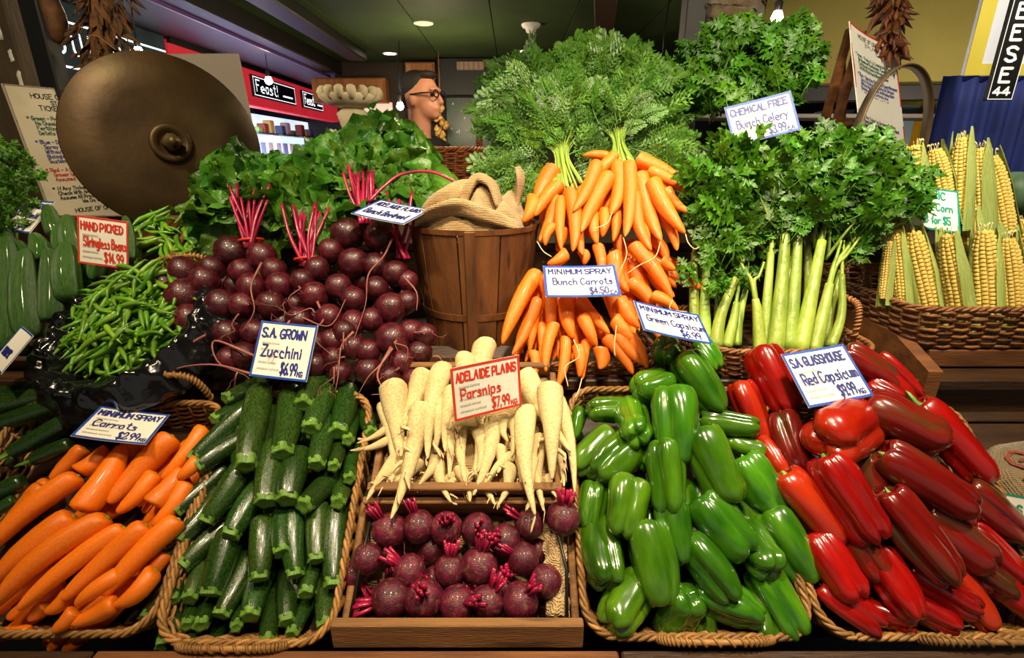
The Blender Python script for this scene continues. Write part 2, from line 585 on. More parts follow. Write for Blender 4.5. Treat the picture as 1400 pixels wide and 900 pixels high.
def std_card(top, mid, price, unit, ink, topw=0.84, midw=0.7, pw=0.34, faint=True, px=0.5):
    L = [(top, 0.07, 0.72, 0.16, topw, ink, 0.034), (mid, 0.12, 0.38, 0.2, midw, ink, 0.03)]
    if price: L.append((price, px, 0.09, 0.2, pw, ink, 0.03))
    if unit: L.append((unit, px + pw + 0.01, 0.07, 0.09, 0.1, ink, 0.02))
    if faint:
        for i in range(5): L.append(('mnaeuo iurnce', 0.1, 0.6 - i * 0.115, 0.045, 0.3 + 0.08 * (i % 3), m_grey_ink, 0.012))
    return L


# ------------------------------------------------------------------ wicker
def rrect(w, d, r, n):
    """n points round a rounded rectangle (corner origin at its centre), with outward normals"""
    r = min(r, w / 2 - 1e-4, d / 2 - 1e-4)
    segs = [('l', (-w / 2 + r, -d / 2), (w / 2 - r, -d / 2), (0, -1)), ('c', (w / 2 - r, -d / 2 + r), -90), ('l', (w / 2, -d / 2 + r), (w / 2, d / 2 - r), (1, 0)),
            ('c', (w / 2 - r, d / 2 - r), 0), ('l', (w / 2 - r, d / 2), (-w / 2 + r, d / 2), (0, 1)), ('c', (-w / 2 + r, d / 2 - r), 90),
            ('l', (-w / 2, d / 2 - r), (-w / 2, -d / 2 + r), (-1, 0)), ('c', (-w / 2 + r, -d / 2 + r), 180)]
    lens = [math.dist(s[1], s[2]) if s[0] == 'l' else math.pi * r / 2 for s in segs]
    tot = sum(lens); out = []
    for i in range(n):
        t = tot * i / n; k = 0
        while k < 7 and t > lens[k]: t -= lens[k]; k += 1
        s = segs[k]
        if s[0] == 'l':
            a = t / max(lens[k], 1e-9)
            out.append((s[1][0] + (s[2][0] - s[1][0]) * a, s[1][1] + (s[2][1] - s[1][1]) * a, s[3][0], s[3][1]))
        else:
            a = math.radians(s[2] + 90 * t / lens[k]); out.append((s[1][0] + r * math.cos(a), s[1][1] + r * math.sin(a), math.cos(a), math.sin(a)))
    return out, tot


def wicker_basket(name, label, M, w, d, h, r=0.05, m=None, flare=0.08, rows=None, sr=0.0036, stake=0.03, handles=(), group='woven cane baskets', rimr=0.0048):
    m = m or m_wicker
    root = thing(name, label, 'basket', M, group)
    base, tot = rrect(w, d, r, 8)
    ns = int(round(tot / stake / 2)) * 2
    rows = rows or max(3, int(h / (sr * 1.75)))
    K = 4
    for j in range(rows):
        z = -h + h * (j + 0.5) / rows
        k = 1 + flare * (z / h)           # narrower at the bottom
        pts, _ = rrect(w * k, d * k, r, ns * K)
        path = []
        for i, (x, y, nx, ny) in enumerate(pts):
            o = math.sin(math.pi * i / K + (j % 2) * math.pi) * sr * 1.15
            path.append((x + nx * o, y + ny * o, z + random.uniform(-.25, .25) * sr))
        rr = sr * random.uniform(0.8, 1.1)
        ob('wicker_strand', mesh('wicker_strand', *sweep(path, rr, 5, closed=True), m), root)
    pts, _ = rrect(w, d, r, ns)
    mb = MB()
    for (x, y, nx, ny) in pts:
        k = 1 - flare
        mb.add(sweep([(x * k, y * k, -h), (x, y, 0.002)], sr * 0.9, 5))
    o = ob('stake_row', mb.me('stake_row', m), root); o['kind'] = 'stuff'
    for s in range(3):                    # twisted rim
        pts, _ = rrect(w, d, r, ns * 6)
        path = []
        for i, (x, y, nx, ny) in enumerate(pts):
            a = 2 * math.pi * (i / 9.0 + s / 3)
            path.append((x + nx * rimr * 0.75 * math.cos(a), y + ny * rimr * 0.75 * math.cos(a), rimr * (0.6 + 0.75 * math.sin(a))))
        ob('rim_strand', mesh('rim_strand', *sweep(path, rimr * 0.72, 5, closed=True), m), root)
    bw, bd = w * (1 - flare) - 2 * sr, d * (1 - flare) - 2 * sr
    ob('base', mesh('base', *box(-bw / 2, bw / 2, -bd / 2, bd / 2, -h - 0.004, -h + 0.004), m_woodd, False), root)
    for (hx, hy, ang, wid, hh, lean) in handles:    # wrapped handle on the rim: centre, direction, width, height, outward lean
        hm = TR(hx, hy, 0) @ Matrix.Rotation(ang, 4, 'Z')
        core = []
        for i in range(17):
            a = math.pi * i / 16
            sgn = 1 if math.cos(a) >= 0 else -1
            core.append(Vector((-wid / 2 * sgn * abs(math.cos(a)) ** 0.6, lean * math.sin(a), hh * abs(math.sin(a)) ** 0.75)))
        hd = ob('handle', mesh('handle', *sweep(core, rimr * 0.95, 8), m), root, hm)
        c2 = catmull(core, 12); hp = []
        for i, p in enumerate(c2):
            t = (c2[min(i + 1, len(c2) - 1)] - c2[max(i - 1, 0)]).normalized()
            a = i * 0.85; n1 = t.orthogonal().normalized() if False else Vector((0, 1, 0)); n2 = t.cross(n1).normalized()
            hp.append(p + (n1 * math.cos(a) + n2 * math.sin(a)) * rimr * 1.1)
        ob('handle_wrap', mesh('handle_wrap', *sweep(hp, rimr * 0.5, 5), m), hd)
    return root


def plank(name, x0, x1, y0, y1, z0, z1, m, parent=None, M=None, b=0.002):
    return ob(name, mesh(name, *box(x0, x1, y0, y1, z0, z1, b), m, False), parent, M)
# ------------------------------------------------------------------ the hall
m_floor = mat('concrete_floor', '#4a4640', '#5c564c', 3, 0.6, 0.1)
m_ceil = mat('green_ceiling', '#2f3d20', '#3c4c28', 1.5, 0.7, 0.05, 6, rnd=0.06, spec=.15)
m_soffit = mat('grey_soffit', '#26282c', '#303338', 1.5, 0.5)
m_beam = mat('dark_beam', '#14110d', '#1d1812', 4, 0.5, 0.1)
m_wall = mat('brown_wall', '#2a1d12', '#36261a', 3, 0.6)
m_cab = mat('cabinet_wood', '#8a5526', '#a86c34', 4, 0.45, 0.1, 30, stretch=(6, 6, 1))
m_gdoor = mat('green_paint', '#0e3b26', '#14452e', 3, 0.35, 0.1, 20)
m_white = mat('white_paint', '#d9d6cc', '#e8e5dc', 5, 0.5)
m_pale = mat('pale_panel', '#8f8478', '#9c9184', 3, 0.6)
m_lampglow = mat('lamp_glow', '#fff0cf', emit=14.0)
m_lampglow2 = mat('small_bulb_glow', '#ffeac0', emit=30.0)
m_metal = mat('grey_metal', '#6a6a68', '#7c7c78', 8, 0.35, metal=0.8)
m_blackm = mat('black_metal', '#08080a', '#0e0e10', 8, 0.5, 0.1)
m_redf = mat('red_fascia', '#b4232c', '#c42a34', 2, 0.35, emit=0.55)
m_slate = mat('sign_slate', '#141a24', '#1a2230', 3, 0.3)
m_signink = mat('white_sign_ink', '#eef2f4', emit=1.0)
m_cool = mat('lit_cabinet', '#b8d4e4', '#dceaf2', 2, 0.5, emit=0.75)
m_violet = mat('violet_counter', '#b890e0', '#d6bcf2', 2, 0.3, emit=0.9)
m_stone = mat('pale_stone', '#a59a7c', '#c6bb9c', 8, 0.8, 0.4)

struct('floor', mesh('floor', *box(-6, 8, -2.5, 10, -0.1, 0), m_floor, False))
# stall ceiling of wide green boards
ceil = struct('ceiling', mesh('ceiling', *box(-1.95, 1.65, -2.5, 6.3, 2.375, 2.45), m_ceil, False))
for i in range(6):
    x = -1.95 + i * 0.6
    plank('board', x + 0.003, x + 0.597, -2.5, 6.3, 2.345, 2.375, m_ceil, ceil)
struct('trim_1', mesh('trim_1', *box(-2.02, -1.86, -2.5, 6.3, 2.22, 2.375, 0.01), m_beam, False))
struct('trim_2', mesh('trim_2', *box(-1.6, -1.42, 3.4, 5.6, 2.26, 2.344, 0.01), m_beam, False))
struct('trim_3', mesh('trim_3', *box(-0.07, 0.07, -1.6, 1.6, 2.24, 2.344, 0.008), m_wooddv, False), TR(0.62, 3.9, 0) @ Matrix.Rotation(-0.16, 4, 'Z'))
struct('trim_4', mesh('trim_4', *box(-2.03, -2.02, -2.5, 6.3, 2.20, 2.26), mat('violet_edge', '#6a4a86', rough=0.3), False))
struct('ceiling_side', mesh('ceiling_side', *box(-3.0, -2.03, -2.5, 9.5, 2.345, 2.42), m_soffit, False))
struct('wall_back', mesh('wall_back', *box(-1.95, 1.3, 6.22, 6.4, 0, 2.345), m_wall, False))
struct('wall_far', mesh('wall_far', *box(-4.4, 8, 9.5, 9.7, 0, 3.2), mat('far_wall', '#191a1c', '#222326', 2, 0.6), False))
struct('wall_left', mesh('wall_left', *box(-4.6, -4.4, -2.5, 9.7, 0, 3.2), mat('left_wall', '#1c2226', '#262d33', 2, 0.6), False))
struct('wall_right', mesh('wall_right', *box(6.0, 6.2, -2.5, 9.7, 0, 3.2), mat('right_wall', '#1a1815', '#24201b', 2, 0.6), False))
struct('ceiling_hall', mesh('ceiling_hall', *box(-4.6, 8, -2.5, 9.7, 3.2, 3.3), mat('hall_ceiling', '#15161a', '#1d1e22', 2, 0.6), False))

# back wall: cabinets, green door, dark hood
def on_y(px, py, y):
    d = ray(px, py); return EYE + d * (y / d.y)

def wall_rect(px0, py0, px1, py1, y):
    a = on_y(px0, py0, y); b = on_y(px1, py1, y)
    return min(a.x, b.x), max(a.x, b.x), min(a.z, b.z), max(a.z, b.z)

def cabinet(px0, py0, px1, py1, y, label):
    x0, x1, z0, z1 = wall_rect(px0, py0, px1, py1, y)
    z1 = min(z1, 2.34)
    r = thing('wall_cabinet', label, 'cabinet', TR((x0 + x1) / 2, y, z0), 'wooden cabinets on the back wall')
    w = (x1 - x0) / 2; h = z1 - z0
    ob('body', mesh('body', *box(-w, w, 0.02, 0.2, 0, h, 0.004), m_cab, False), r)
    d = ob('door', mesh('door', *box(-w + .015, w - .015, 0, 0.02, .015, h - .015, 0.004), m_cab, False), r)
    for b in (box(-w + .015, -w + .08, -.012, 0, .015, h - .015, .003), box(w - .08, w - .015, -.012, 0, .015, h - .015, .003),
              box(-w + .08, w - .08, -.012, 0, .015, .08, .003), box(-w + .08, w - .08, -.012, 0, h - .08, h - .015, .003)):
        ob('door_rail', mesh('door_rail', *b, m_cab, False), d)
cabinet(553, 84, 597, 165, 6.0, 'tall orange wooden cabinet above the man in black')
cabinet(688, 82, 731, 121, 6.0, 'square wooden cabinet at the right of the dark hood')
cabinet(424, 106, 528, 140, 6.0, 'low wide wooden cabinet above the scalloped stone bowl')
x0, x1, z0, z1 = wall_rect(609, 128, 673, 260, 6.1)
r = thing('green_door', 'dark green door spotted with white paint behind the man', 'door', TR((x0 + x1) / 2, 6.1, z0 - 0.4))
hw = (x1 - x0) / 2; hh = z1 - z0 + 0.4
ob('leaf', mesh('leaf', *box(-hw, hw, 0, .05, 0, hh, .006), m_gdoor, False), r)
mb = MB(); rs = random.Random(3)
for i in range(34):
    cx, cz, s = rs.uniform(-hw * .85, hw * .85), hh - rs.uniform(.03, .68), rs.choice((.005, .008, .012))
    k = 4 if i % 9 == 0 else 1.2
    mb.add(([(cx + s * math.cos(a) * rs.uniform(.6, 1), -.001, cz + k * s * math.sin(a) * rs.uniform(.6, 1)) for a in [j * 6.283 / 9 for j in range(9)]], [tuple(range(9))]))
o = ob('paint_spots', mb.me('paint_spots', m_white, False), r); o['kind'] = 'stuff'
x0, x1, z0, z1 = wall_rect(597, 86, 690, 131, 5.9)
r = thing('range_hood', 'black hood under the ceiling with a pale ribbed lamp on its front', 'hood', TR((x0 + x1) / 2, 5.9, z0))
ob('body', mesh('body', *box((x0 - x1) / 2, (x1 - x0) / 2, 0, .2, 0, 2.34 - z0, .01), m_blackm, False), r)
l = ob('lamp_housing', mesh('lamp_housing', *box(-.14, .14, -.05, 0, .24, .32, .006), m_pale, False), r)
for i in range(6): ob('rib', mesh('rib', *box(-.125 + i * .05, -.12 + i * .05 + .012, -.056, -.05, .245, .315), m_cab, False), l)
ob('cable', mesh('cable', *sweep(catmull([(.14, -.02, .30), (.25, -.02, .31), (.32, -.02, .27), (.34, -.02, .15)], 5), .007, 6), m_pale), r)
x0, x1, z0, z1 = wall_rect(673, 132, 706, 262, 5.95)
r = tag(ob('pale_board', mesh('pale_board', *box((x0 - x1) / 2, (x1 - x0) / 2, 0, .03, 0, z1 - z0 + .3, .004), m_pale, False), None, TR((x0 + x1) / 2, 5.95, z0 - .3)),
        'pale grey upright board behind the carrot tops', 'board')

# downlights, smoke alarm
def on_z(px, py, z):
    d = ray(px, py); return EYE + d * ((z - CAM_Z) / d.z)
for px, py, lit, lab in ((533, 73, True, 'lit recessed ceiling light above the man in black'), (719, 70, True, 'lit recessed ceiling light above the square cabinet'), (579, 31, False, 'dim recessed ceiling light nearest in the green ceiling')):
    p = on_z(px, py, 2.345)
    r = thing('ceiling_light', lab, 'light', TR(p), 'recessed lights in the green ceiling')
    R = 0.075
    ob('ring', mesh('ring', *lathe([(R * .78, -.004), (R, -.008), (R, 0)], 24), m_white), r)
    ob('lens', mesh('lens', *lathe([(0, -.003), (R * .78, -.004)], 24), m_lampglow if lit else mat('dim_lens', '#d9b98c', emit=.6)), r)
p = on_z(726, 33, 2.345)
r = thing('smoke_alarm', 'white round smoke alarm on the green ceiling', 'alarm', TR(p))
ob('base', mesh('base', *lathe([(0, -.012), (.075, -.012), (.075, 0)], 20), m_white), r)
ob('dome', mesh('dome', *lathe([(0, -.06), (.035, -.058), (.045, -.03), (.065, -.024), (.067, -.012)], 20, mod=lambda i, a, z: 1 - .04 * (math.sin(a * 6) > 0)), m_white), r)

# little hanging bulbs
def bulb(px, py, d, size, label):
    p = at(px, py, d)
    r = thing('bulb_lamp', label, 'lamp', TR(p), 'small bare lamps of the market')
    ob('bulb', mesh('bulb', *lathe([(0, -1.1 * size), (.5 * size, -.9 * size), (.75 * size, -.4 * size), (.55 * size, .2 * size), (.4 * size, .5 * size), (0, .52 * size)], 14), m_lampglow2), r)
    ob('socket', mesh('socket', *lathe([(.45 * size, .4 * size), (.5 * size, 1.4 * size), (.2 * size, 1.7 * size), (0, 1.7 * size)], 12), m_metal), r)
    ob('cord', mesh('cord', *sweep([(0, 0, 1.6 * size), (0, 0.01, 5 * size), (0.02, .02, max(2.33 - p.z, 6 * size))], .004, 5), m_blackm), r)
bulb(189, 68, 3.0, .035, 'bare bulb shining above the big bronze disc')
bulb(367, 108, 5.2, .05, 'small bulb hanging before the red shop sign')
bulb(547, 143, 4.6, .045, 'bright starry bulb at the back of the man')
bulb(1063, 20, 2.3, .035, 'caged bulb above the top celery bunch')
bulb(904, 97, 3.4, .04, 'small lamp between carrot tops and dark post')

# ------------------------------------------------------------------ the shop across the aisle (plane x = -2.95)
XF = -2.95
def on_x(px, py):
    d = ray(px, py); return EYE + d * (XF / d.x)
fr = thing('shop_front', 'brightly lit shop front with red fascia across the aisle', 'shop', TR(XF, 3, 0))
def fx(x0, x1, y0, y1, z0, z1, m, name, b=0.0): return ob(name, mesh(name, *box(x0, x1, y0 - 3, y1 - 3, z0, z1, b), m, False), fr)
fx(-.15, 0, 4.95, 9.4, 1.92, 2.34, m_redf, 'fascia', .01)
fx(-.06, .02, 4.95, 9.4, 2.30, 2.345, m_beam, 'cornice')
fx(-.62, -.55, 4.6, 9.45, 1.0, 1.92, m_cool, 'back_panel')
fx(-.62, 0, 4.6, 9.4, .0, 1.0, m_white, 'counter')
gl = fx(-.3, -.02, 4.6, 9.4, 1.0, 1.3, m_violet, 'display_case', .02)
for i in range(6):
    fx(-.55, -.4, 5.0 + i * .75, 5.6 + i * .75, 1.66, 1.68, m_metal, 'shelf')
    for k in range(3):
        c = ('#8a3a2a', '#d8c070', '#506a8a', '#c9c6be', '#6b8a4a')[(i * 3 + k) % 5]
        fx(-.53, -.42, 5.05 + i * .75 + k * .19, 5.18 + i * .75 + k * .19, 1.68, 1.75 + .05 * ((i + k) % 3), mat('goods', c), 'goods_box', .01)
    for k in range(3):
        fx(-.55, -.53, 5.05 + i * .75 + k * .24, 5.2 + i * .75 + k * .24, 1.38, 1.56, mat('notice', ('#f4f4f0', '#9fb4c4', '#e8e0c8')[k]), 'notice')
for (a, b, y0, y1, txt) in ((0, 0, 5.45, 6.15, 'Feast!'), (0, 0, 6.35, 7.55, 'Feast!'), (0, 0, 7.8, 8.6, 'Feast!')):
    bd = fx(0, .03, y0, y1, 2.02, 2.25, m_slate, 'sign_board', .004)
    mb = MB()
    # lettering reads left to right towards +y when seen from +x
    ribbons(mb, strokes(txt, .08, .06, .12, (y1 - y0) * .5, 0.02), .013, lambda x, y: Vector((.0315, y0 - 3 + x, 2.02 + y)))
    ribbons(mb, [[(.1 + (y1 - y0) * .58, .08), (.1 + (y1 - y0) * .82, .08)]], .02, lambda x, y: Vector((.0315, y0 - 3 + x, 2.02 + y)))
    W, H = y1 - y0, .23
    ribbons(mb, [[(.02, .02), (W - .02, .02), (W - .02, H - .02), (.02, H - .02), (.02, .02)]], .008, lambda x, y: Vector((.0315, y0 - 3 + x, 2.02 + y)))
    ob('sign_lettering', mb.me('sign_lettering', m_signink, False), bd)
# dark board with looping pale lines
r = thing('loop_sign', 'dark blue sign board with pale looping lines at upper left', 'sign', TR(XF, 3.0, 1.6))
ob('board', mesh('board', *box(-.05, 0, 0, 1.9, .05, .745, .005), mat('blue_board', '#2c404c', '#45606e', 2, .4), False), r)
mb = MB()
def loopy(y, z, w, h, flip=False):
    pts = []
    for k in range(2):
        for i in range(9):
            a = math.pi * i / 8
            pts.append((y + w * k * 2 + w * .5 - w * .5 * math.cos(a), z - (w * .5 * math.sin(a)) * (-1 if flip else 1)))
        pts.append((y + w * k * 2 + w, z + h * (-1 if flip else 1)))
        if k == 0: pts.append((y + w * 2, z + h * (-1 if flip else 1)))
    return [(pts[0][0], z + h * (-1 if flip else 1))] + pts
for i in range(6):
    ribbons(mb, [loopy(.12 + i * .3, .46, .075, .1), loopy(.1 + i * .3, .22, .075, .12, i % 2 == 0)], .016, lambda x, y: Vector((.002, x, y)))
ribbons(mb, [[(.02, .62), (1.88, .62)], [(.02, .34), (1.88, .34)]], .014, lambda x, y: Vector((.002, x, y)))
ob('pale_lines', mb.me('pale_lines', m_signink, False), r)

# orange far panel beside the bulb, with a faint glow in its material
x0, x1, z0, z1 = wall_rect(497, 140, 540, 200, 6.15)
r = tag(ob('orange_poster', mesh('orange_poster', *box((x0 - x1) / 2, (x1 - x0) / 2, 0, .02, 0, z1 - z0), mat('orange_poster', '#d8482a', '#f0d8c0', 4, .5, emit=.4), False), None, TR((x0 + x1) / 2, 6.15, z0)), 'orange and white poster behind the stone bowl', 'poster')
# golden strings of garlic beside the man
r = thing('hanging_string', 'golden string of dried bulbs hanging beside the green door', 'dried bulbs', TR(on_y(602, 139, 5.6)))
ball = mesh('dried_bulb', *lathe([(0, -.03), (.022, -.02), (.03, 0), (.018, .02), (.004, .04), (0, .042)], 10), mat('golden_husk', '#b08030', '#e0b868', 14, .6, rnd=.2))
for i in range(22): ob('dried_bulb', ball, r, TR(random.uniform(-.06, .06), random.uniform(-.03, .03), -.04 - i * .018))
ob('string', mesh('string', *sweep([(0, 0, .6), (0, 0, -.44)], .006, 5), m_wicker), r)

# ------------------------------------------------------------------ scalloped stone bowl on a column
p = at(481, 150, 2.7); zb = p.z
r = thing('stone_bowl', 'pale stone bowl with scalloped lobes on a carved column', 'stone bowl', TR(p.x, p.y, 0))
ob('column', mesh('column', *lathe([(.0, 0), (.15, 0), (.15, .08), (.09, .14), (.06, .5), (.055, zb - .1), (.085, zb - .02), (.03, zb + .02), (0, zb + .02)], 20, mod=lambda i, a, z: 1 + .07 * math.sin(3 * a + z * 20)), m_stone), r)
ob('dish', mesh('dish', *lathe([(.03, zb), (.11, zb + .02), (.155, zb + .055), (.15, zb + .07), (0, zb + .05)], 26, mod=lambda i, a, z: 1 + .04 * math.cos(13 * a)), m_stone), r)
lobe = mesh('lobe', *lathe([(0, -.025), (.018, -.02), (.027, 0), (.02, .022), (0, .03)], 10), m_stone)
for i in range(15):
    a = 2 * math.pi * i / 15
    ob('lobe', lobe, r, TR(.135 * math.cos(a), .135 * math.sin(a), zb + .072) @ Matrix.Rotation(a, 4, 'Z') @ Matrix.Rotation(.6, 4, 'Y') @ Matrix.Diagonal((1.1, 1.05, 1.35, 1)))

# ------------------------------------------------------------------ the man
m_skin = mat('skin', '#b8785a', '#c88a6c', 6, .5, sss=.15)
m_shirt = mat('black_shirt', '#0b0b0e', '#15151a', 20, .8, .1)
m_trous = mat('dark_trousers', '#16181e', '#20232b', 20, .8)
m_hair = mat('dark_hair', '#120d0a', '#211711', 40, .6, .6, 120, stretch=(1, 1, 6))
def ell(c, r, seg=18, rings=10):
    prof = [(math.sin(math.pi * i / rings), -math.cos(math.pi * i / rings)) for i in range(rings + 1)]
    prof[0] = (0, -1); prof[-1] = (0, 1)
    v, f = lathe(prof, seg)
    return [(c[0] + p[0] * r[0], c[1] + p[1] * r[1], c[2] + p[2] * r[2]) for p in v], f
def remeshed(name, mb, m, parent, vox, M=None):
    o = ob(name, mb.me(name, m), parent, M)
    md = o.modifiers.new('skin', 'REMESH'); md.mode = 'VOXEL'; md.voxel_size = vox; md.use_smooth_shade = True
    sm = o.modifiers.new('soft', 'SMOOTH'); sm.factor = .5; sm.iterations = 4
    return o
pm = at(577, 133, 2.75)
man = thing('person', 'man in a black open-necked shirt and glasses standing behind the stall', 'person', TR(pm.x, pm.y, 0) @ Matrix.Rotation(math.radians(-22), 4, 'Z'))
b = MB()
b.add(ell((-.01, 0, 1.695), (.102, .078, .105))); b.add(ell((.03, 0, 1.625), (.068, .056, .068))); b.add(ell((.072, 0, 1.59), (.03, .03, .028)))
b.add(sweep([(.088, 0, 1.70), (.112, 0, 1.663), (.122, 0, 1.650), (.095, 0, 1.64)], [.010, .014, .016, .012], 8))
b.add(ell((.092, 0, 1.616), (.018, .026, .012))); b.add(ell((.085, 0, 1.71), (.02, .06, .014)))
for s in (-1, 1): b.add(ell((-.015, s * .078, 1.66), (.02, .012, .034)))
b.add(sweep([(-.03, 0, 1.42), (-.022, 0, 1.5), (-.01, 0, 1.62)], [.07, .058, .058], 14))
b.add(ell((0, 0, 1.28), (.12, .18, .19))); b.add(ell((0, 0, 1.06), (.115, .16, .18))); b.add(ell((0, 0, .92), (.12, .17, .12)))
for s in (-1, 1):
    b.add(sweep([(-.01, s * .10, 1.43), (-.02, s * .2, 1.40), (-.03, s * .245, 1.13), (.02, s * .25, 1.1), (.2, s * .21, 1.03), (.25, s * .2, 1.02)], [.06, .065, .05, .048, .034, .03], 12))
    b.add(ell((.295, s * .195, 1.015), (.05, .018, .04)))
    for k, (l, dz) in enumerate(((.065, .03), (.078, .012), (.074, -.006), (.058, -.024))):
        b.add(sweep([(.32, s * .195, 1.015 + dz), (.35 + l * .4, s * .19, 1.012 + dz), (.345 + l * .85, s * .17, 1.0 + dz)], [.0105, .01, .008], 7))
    b.add(sweep([(.27, s * .185, 1.035), (.305, s * .16, 1.05), (.34, s * .15, 1.045)], [.013, .011, .009], 7))
    b.add(sweep([(0, s * .09, .92), (.01, s * .1, .5), (-.01, s * .1, .46), (-.02, s * .1, .09)], [.1, .065, .06, .042], 12))
    b.add(ell((.05, s * .1, .035), (.13, .045, .04)))
remeshed('body', b, m_skin, man, .009)
b = MB()
b.add(ell((0, 0, 1.28), (.138, .198, .20))); b.add(ell((0, 0, 1.06), (.133, .178, .2)))
for s in (-1, 1):
    b.add(sweep([(-.01, s * .08, 1.43), (-.02, s * .2, 1.41), (-.03, s * .25, 1.2)], [.07, .08, .068], 14))
    b.add(sweep([(-.07, s * .05, 1.49), (.02, s * .075, 1.46), (.1, s * .05, 1.36)], [.018, .02, .014], 8))
remeshed('shirt', b, m_shirt, man, .012)
b = MB(); b.add(ell((0, 0, .92), (.128, .178, .13)))
for s in (-1, 1): b.add(sweep([(0, s * .09, .92), (.01, s * .1, .5), (-.01, s * .1, .06)], [.112, .078, .066], 12))
remeshed('trousers', b, m_trous, man, .014)
b = MB(); b.add(ell((-.034, 0, 1.732), (.092, .082, .082))); b.add(ell((.035, 0, 1.783), (.058, .058, .024))); b.add(ell((-.078, 0, 1.68), (.036, .064, .06)))
h = remeshed('hair', b, m_hair, man, .009)
g = MB()
for s in (-1, 1):
    g.add(sweep([(.108 + .012 * math.cos(a) * 0, s * .036 + .026 * math.cos(a), 1.688 + .018 * math.sin(a)) for a in [j * 6.283 / 14 for j in range(14)]], .0035, 6, closed=True))
    g.add(sweep([(.106, s * .062, 1.692), (.05, s * .082, 1.69), (-.02, s * .086, 1.684)], .0042, 6))
g.add(sweep([(.11, -.012, 1.69), (.116, 0, 1.694), (.11, .012, 1.69)], .003, 6))
ob('glasses', g.me('glasses', m_blackm), man)
for s in (-1, 1): ob('eye', mesh('eye', *ell((.086, s * .034, 1.688), (.012, .013, .011), 10, 6), mat('eye', '#2a2018')), man)

# ------------------------------------------------------------------ posts
def post(name, label, top, bot, depth, wpx, m, cat='post', struct_=False):
    a = at(*top, depth); b_ = at(*bot, depth)
    x = (a.x + b_.x) / 2; w = wpx * depth / FPX
    y = (a.y + b_.y) / 2
    return x, y, w
mp = mat('peeling_post', '#3b3021', '#55462f', 5, .8, .5, 30, stretch=(3, 3, 1))
pA = at(20, 70, 1.62)
r = thing('wooden_post', 'weathered wooden post with flaking white paint at the left edge', 'post', TR(pA.x, pA.y, 0))
ob('shaft', mesh('shaft', *box(-.16, .035, -.03, .06, 0, 2.345, .006), mp, False), r)
for (dx, z0, hh_, w) in ((-.005, 1.72, .1, .022), (.012, 1.66, .03, .018), (.02, 1.56, .07, .02), (.02, 1.50, .06, .028)):
    ob('paint_flake', mesh('paint_flake', *thick(grid(5, 7, lambda a, b_: Vector((dx + (a - .5) * w * (.7 + .5 * noise.noise((a * 3, b_ * 5, z0))), -.0325, z0 + b_ * hh_ + .01 * noise.noise((a * 6, 1, b_ * 3))))), .002), m_card), r)
pB = at(64, 70, 1.55)
tag(ob('metal_post', mesh('metal_post', *box(-.028, .028, -.028, .028, 0, 2.345, .004), m_blackm, False), None, TR(pB.x, pB.y, 0)), 'black square post behind the bronze disc at upper left', 'post')
pC = at(945, 50, 1.95)
tag(ob('metal_post', mesh('metal_post', *box(-.038, .038, -.038, .038, 0, 2.345, .004), mat('worn_black', '#0f0c0a', '#1a1410', 6, .5, .2, c3='#6a5a46', c3scale=16, c3at=.68), False), None, TR(pC.x, pC.y, 0)), 'dark worn post rising between carrot tops and celery', 'post')

# rolled hessian round the top of the post
p = at(1003, 6, 1.9)
def sackfn(a, b_):
    th = a * 2 * math.pi; z = b_ * 2 - 1
    R = .11 * math.sqrt(max(0.02, 1 - z ** 4)) * (1 + .12 * noise.noise((math.cos(th) * 2, math.sin(th) * 2, z * 5)))
    return Vector((R * math.cos(th), R * math.sin(th), .1 * z + .012 * math.sin(th * 3 + z * 14)))
tag(ob('hessian_roll', mesh('hessian_roll', *grid(40, 24, sackfn), m_burlapd), None, TR(p)), 'brown hessian roll tied up above the top celery', 'sack')

# ------------------------------------------------------------------ right side: cheese stall
m_olive = mat('olive_canvas', '#8f8238', '#9a8c40', 3, .7, .3, 90)
tag(ob('olive_awning', mesh('olive_awning', *box(-.95, 1.6, 0, .06, 0, .95, .004), m_olive, False), None, TR(2.75, 4.05, 1.86) @ Matrix.Rotation(-.16, 4, 'Z')), 'olive yellow awning panel of the stall behind', 'awning')
tag(ob('awning_beam', mesh('awning_beam', *box(-.95, 1.6, -.02, .1, 0, .1, .005), m_beam, False), None, TR(2.75, 4.0, 1.755) @ Matrix.Rotation(-.16, 4, 'Z')), 'dark beam along the lower edge of the olive awning', 'beam')
tag(ob('trestle_shelf', mesh('trestle_shelf', *box(-1.8, 1.4, 0, .4, 0, .03, .004), m_pale, False), None, TR(2.9, 4.3, 1.66)), 'thin pale shelf under the olive awning', 'shelf')
for i, (px, py, w, h, c, lab) in enumerate(((1235, 165, .22, .26, '#9fb8bc', 'pale blue crate far behind the brown arched handle'), (1240, 172, .26, .08, '#e0a020', 'yellow tray under the pale blue crate'), (1275, 150, .3, .2, '#c9b418', 'yellow box far behind beside the blue cloth'), (1290, 168, .3, .07, '#e08818', 'orange tray far behind beside the blue cloth'),
                                            (1150, 165, .2, .2, '#8a9498', 'grey crate far behind the easel'), (1262, 165, .14, .22, '#1a1a1c', 'black bin far behind between yellow and blue boxes'))):
    p = at(px, py, 4.6 + .1 * i)
    zz = max(p.z, 1.2)
    rr = thing('stall_crate', lab, 'crate', TR(p.x, p.y, 0), 'crates on the far stall')
    mc = mat('crate_plastic', c, rough=.4)
    ob('tub', mesh('tub', *box(-w / 2, w / 2, 0, .3, 1.452, p.z + h / 2, .01), mc, False), rr)
    ob('rim', mesh('rim', *box(-w / 2 - .01, w / 2 + .01, -.01, .31, p.z + h / 2 - .03, p.z + h / 2, .004), mc, False), rr)
tag(ob('stall_table', mesh('stall_table', *box(-1.8, 1.6, 0, .9, 0, 1.45, .01), m_beam, False), None, TR(2.9, 4.6, 0)), 'dark table of the far stall carrying crates', 'table')

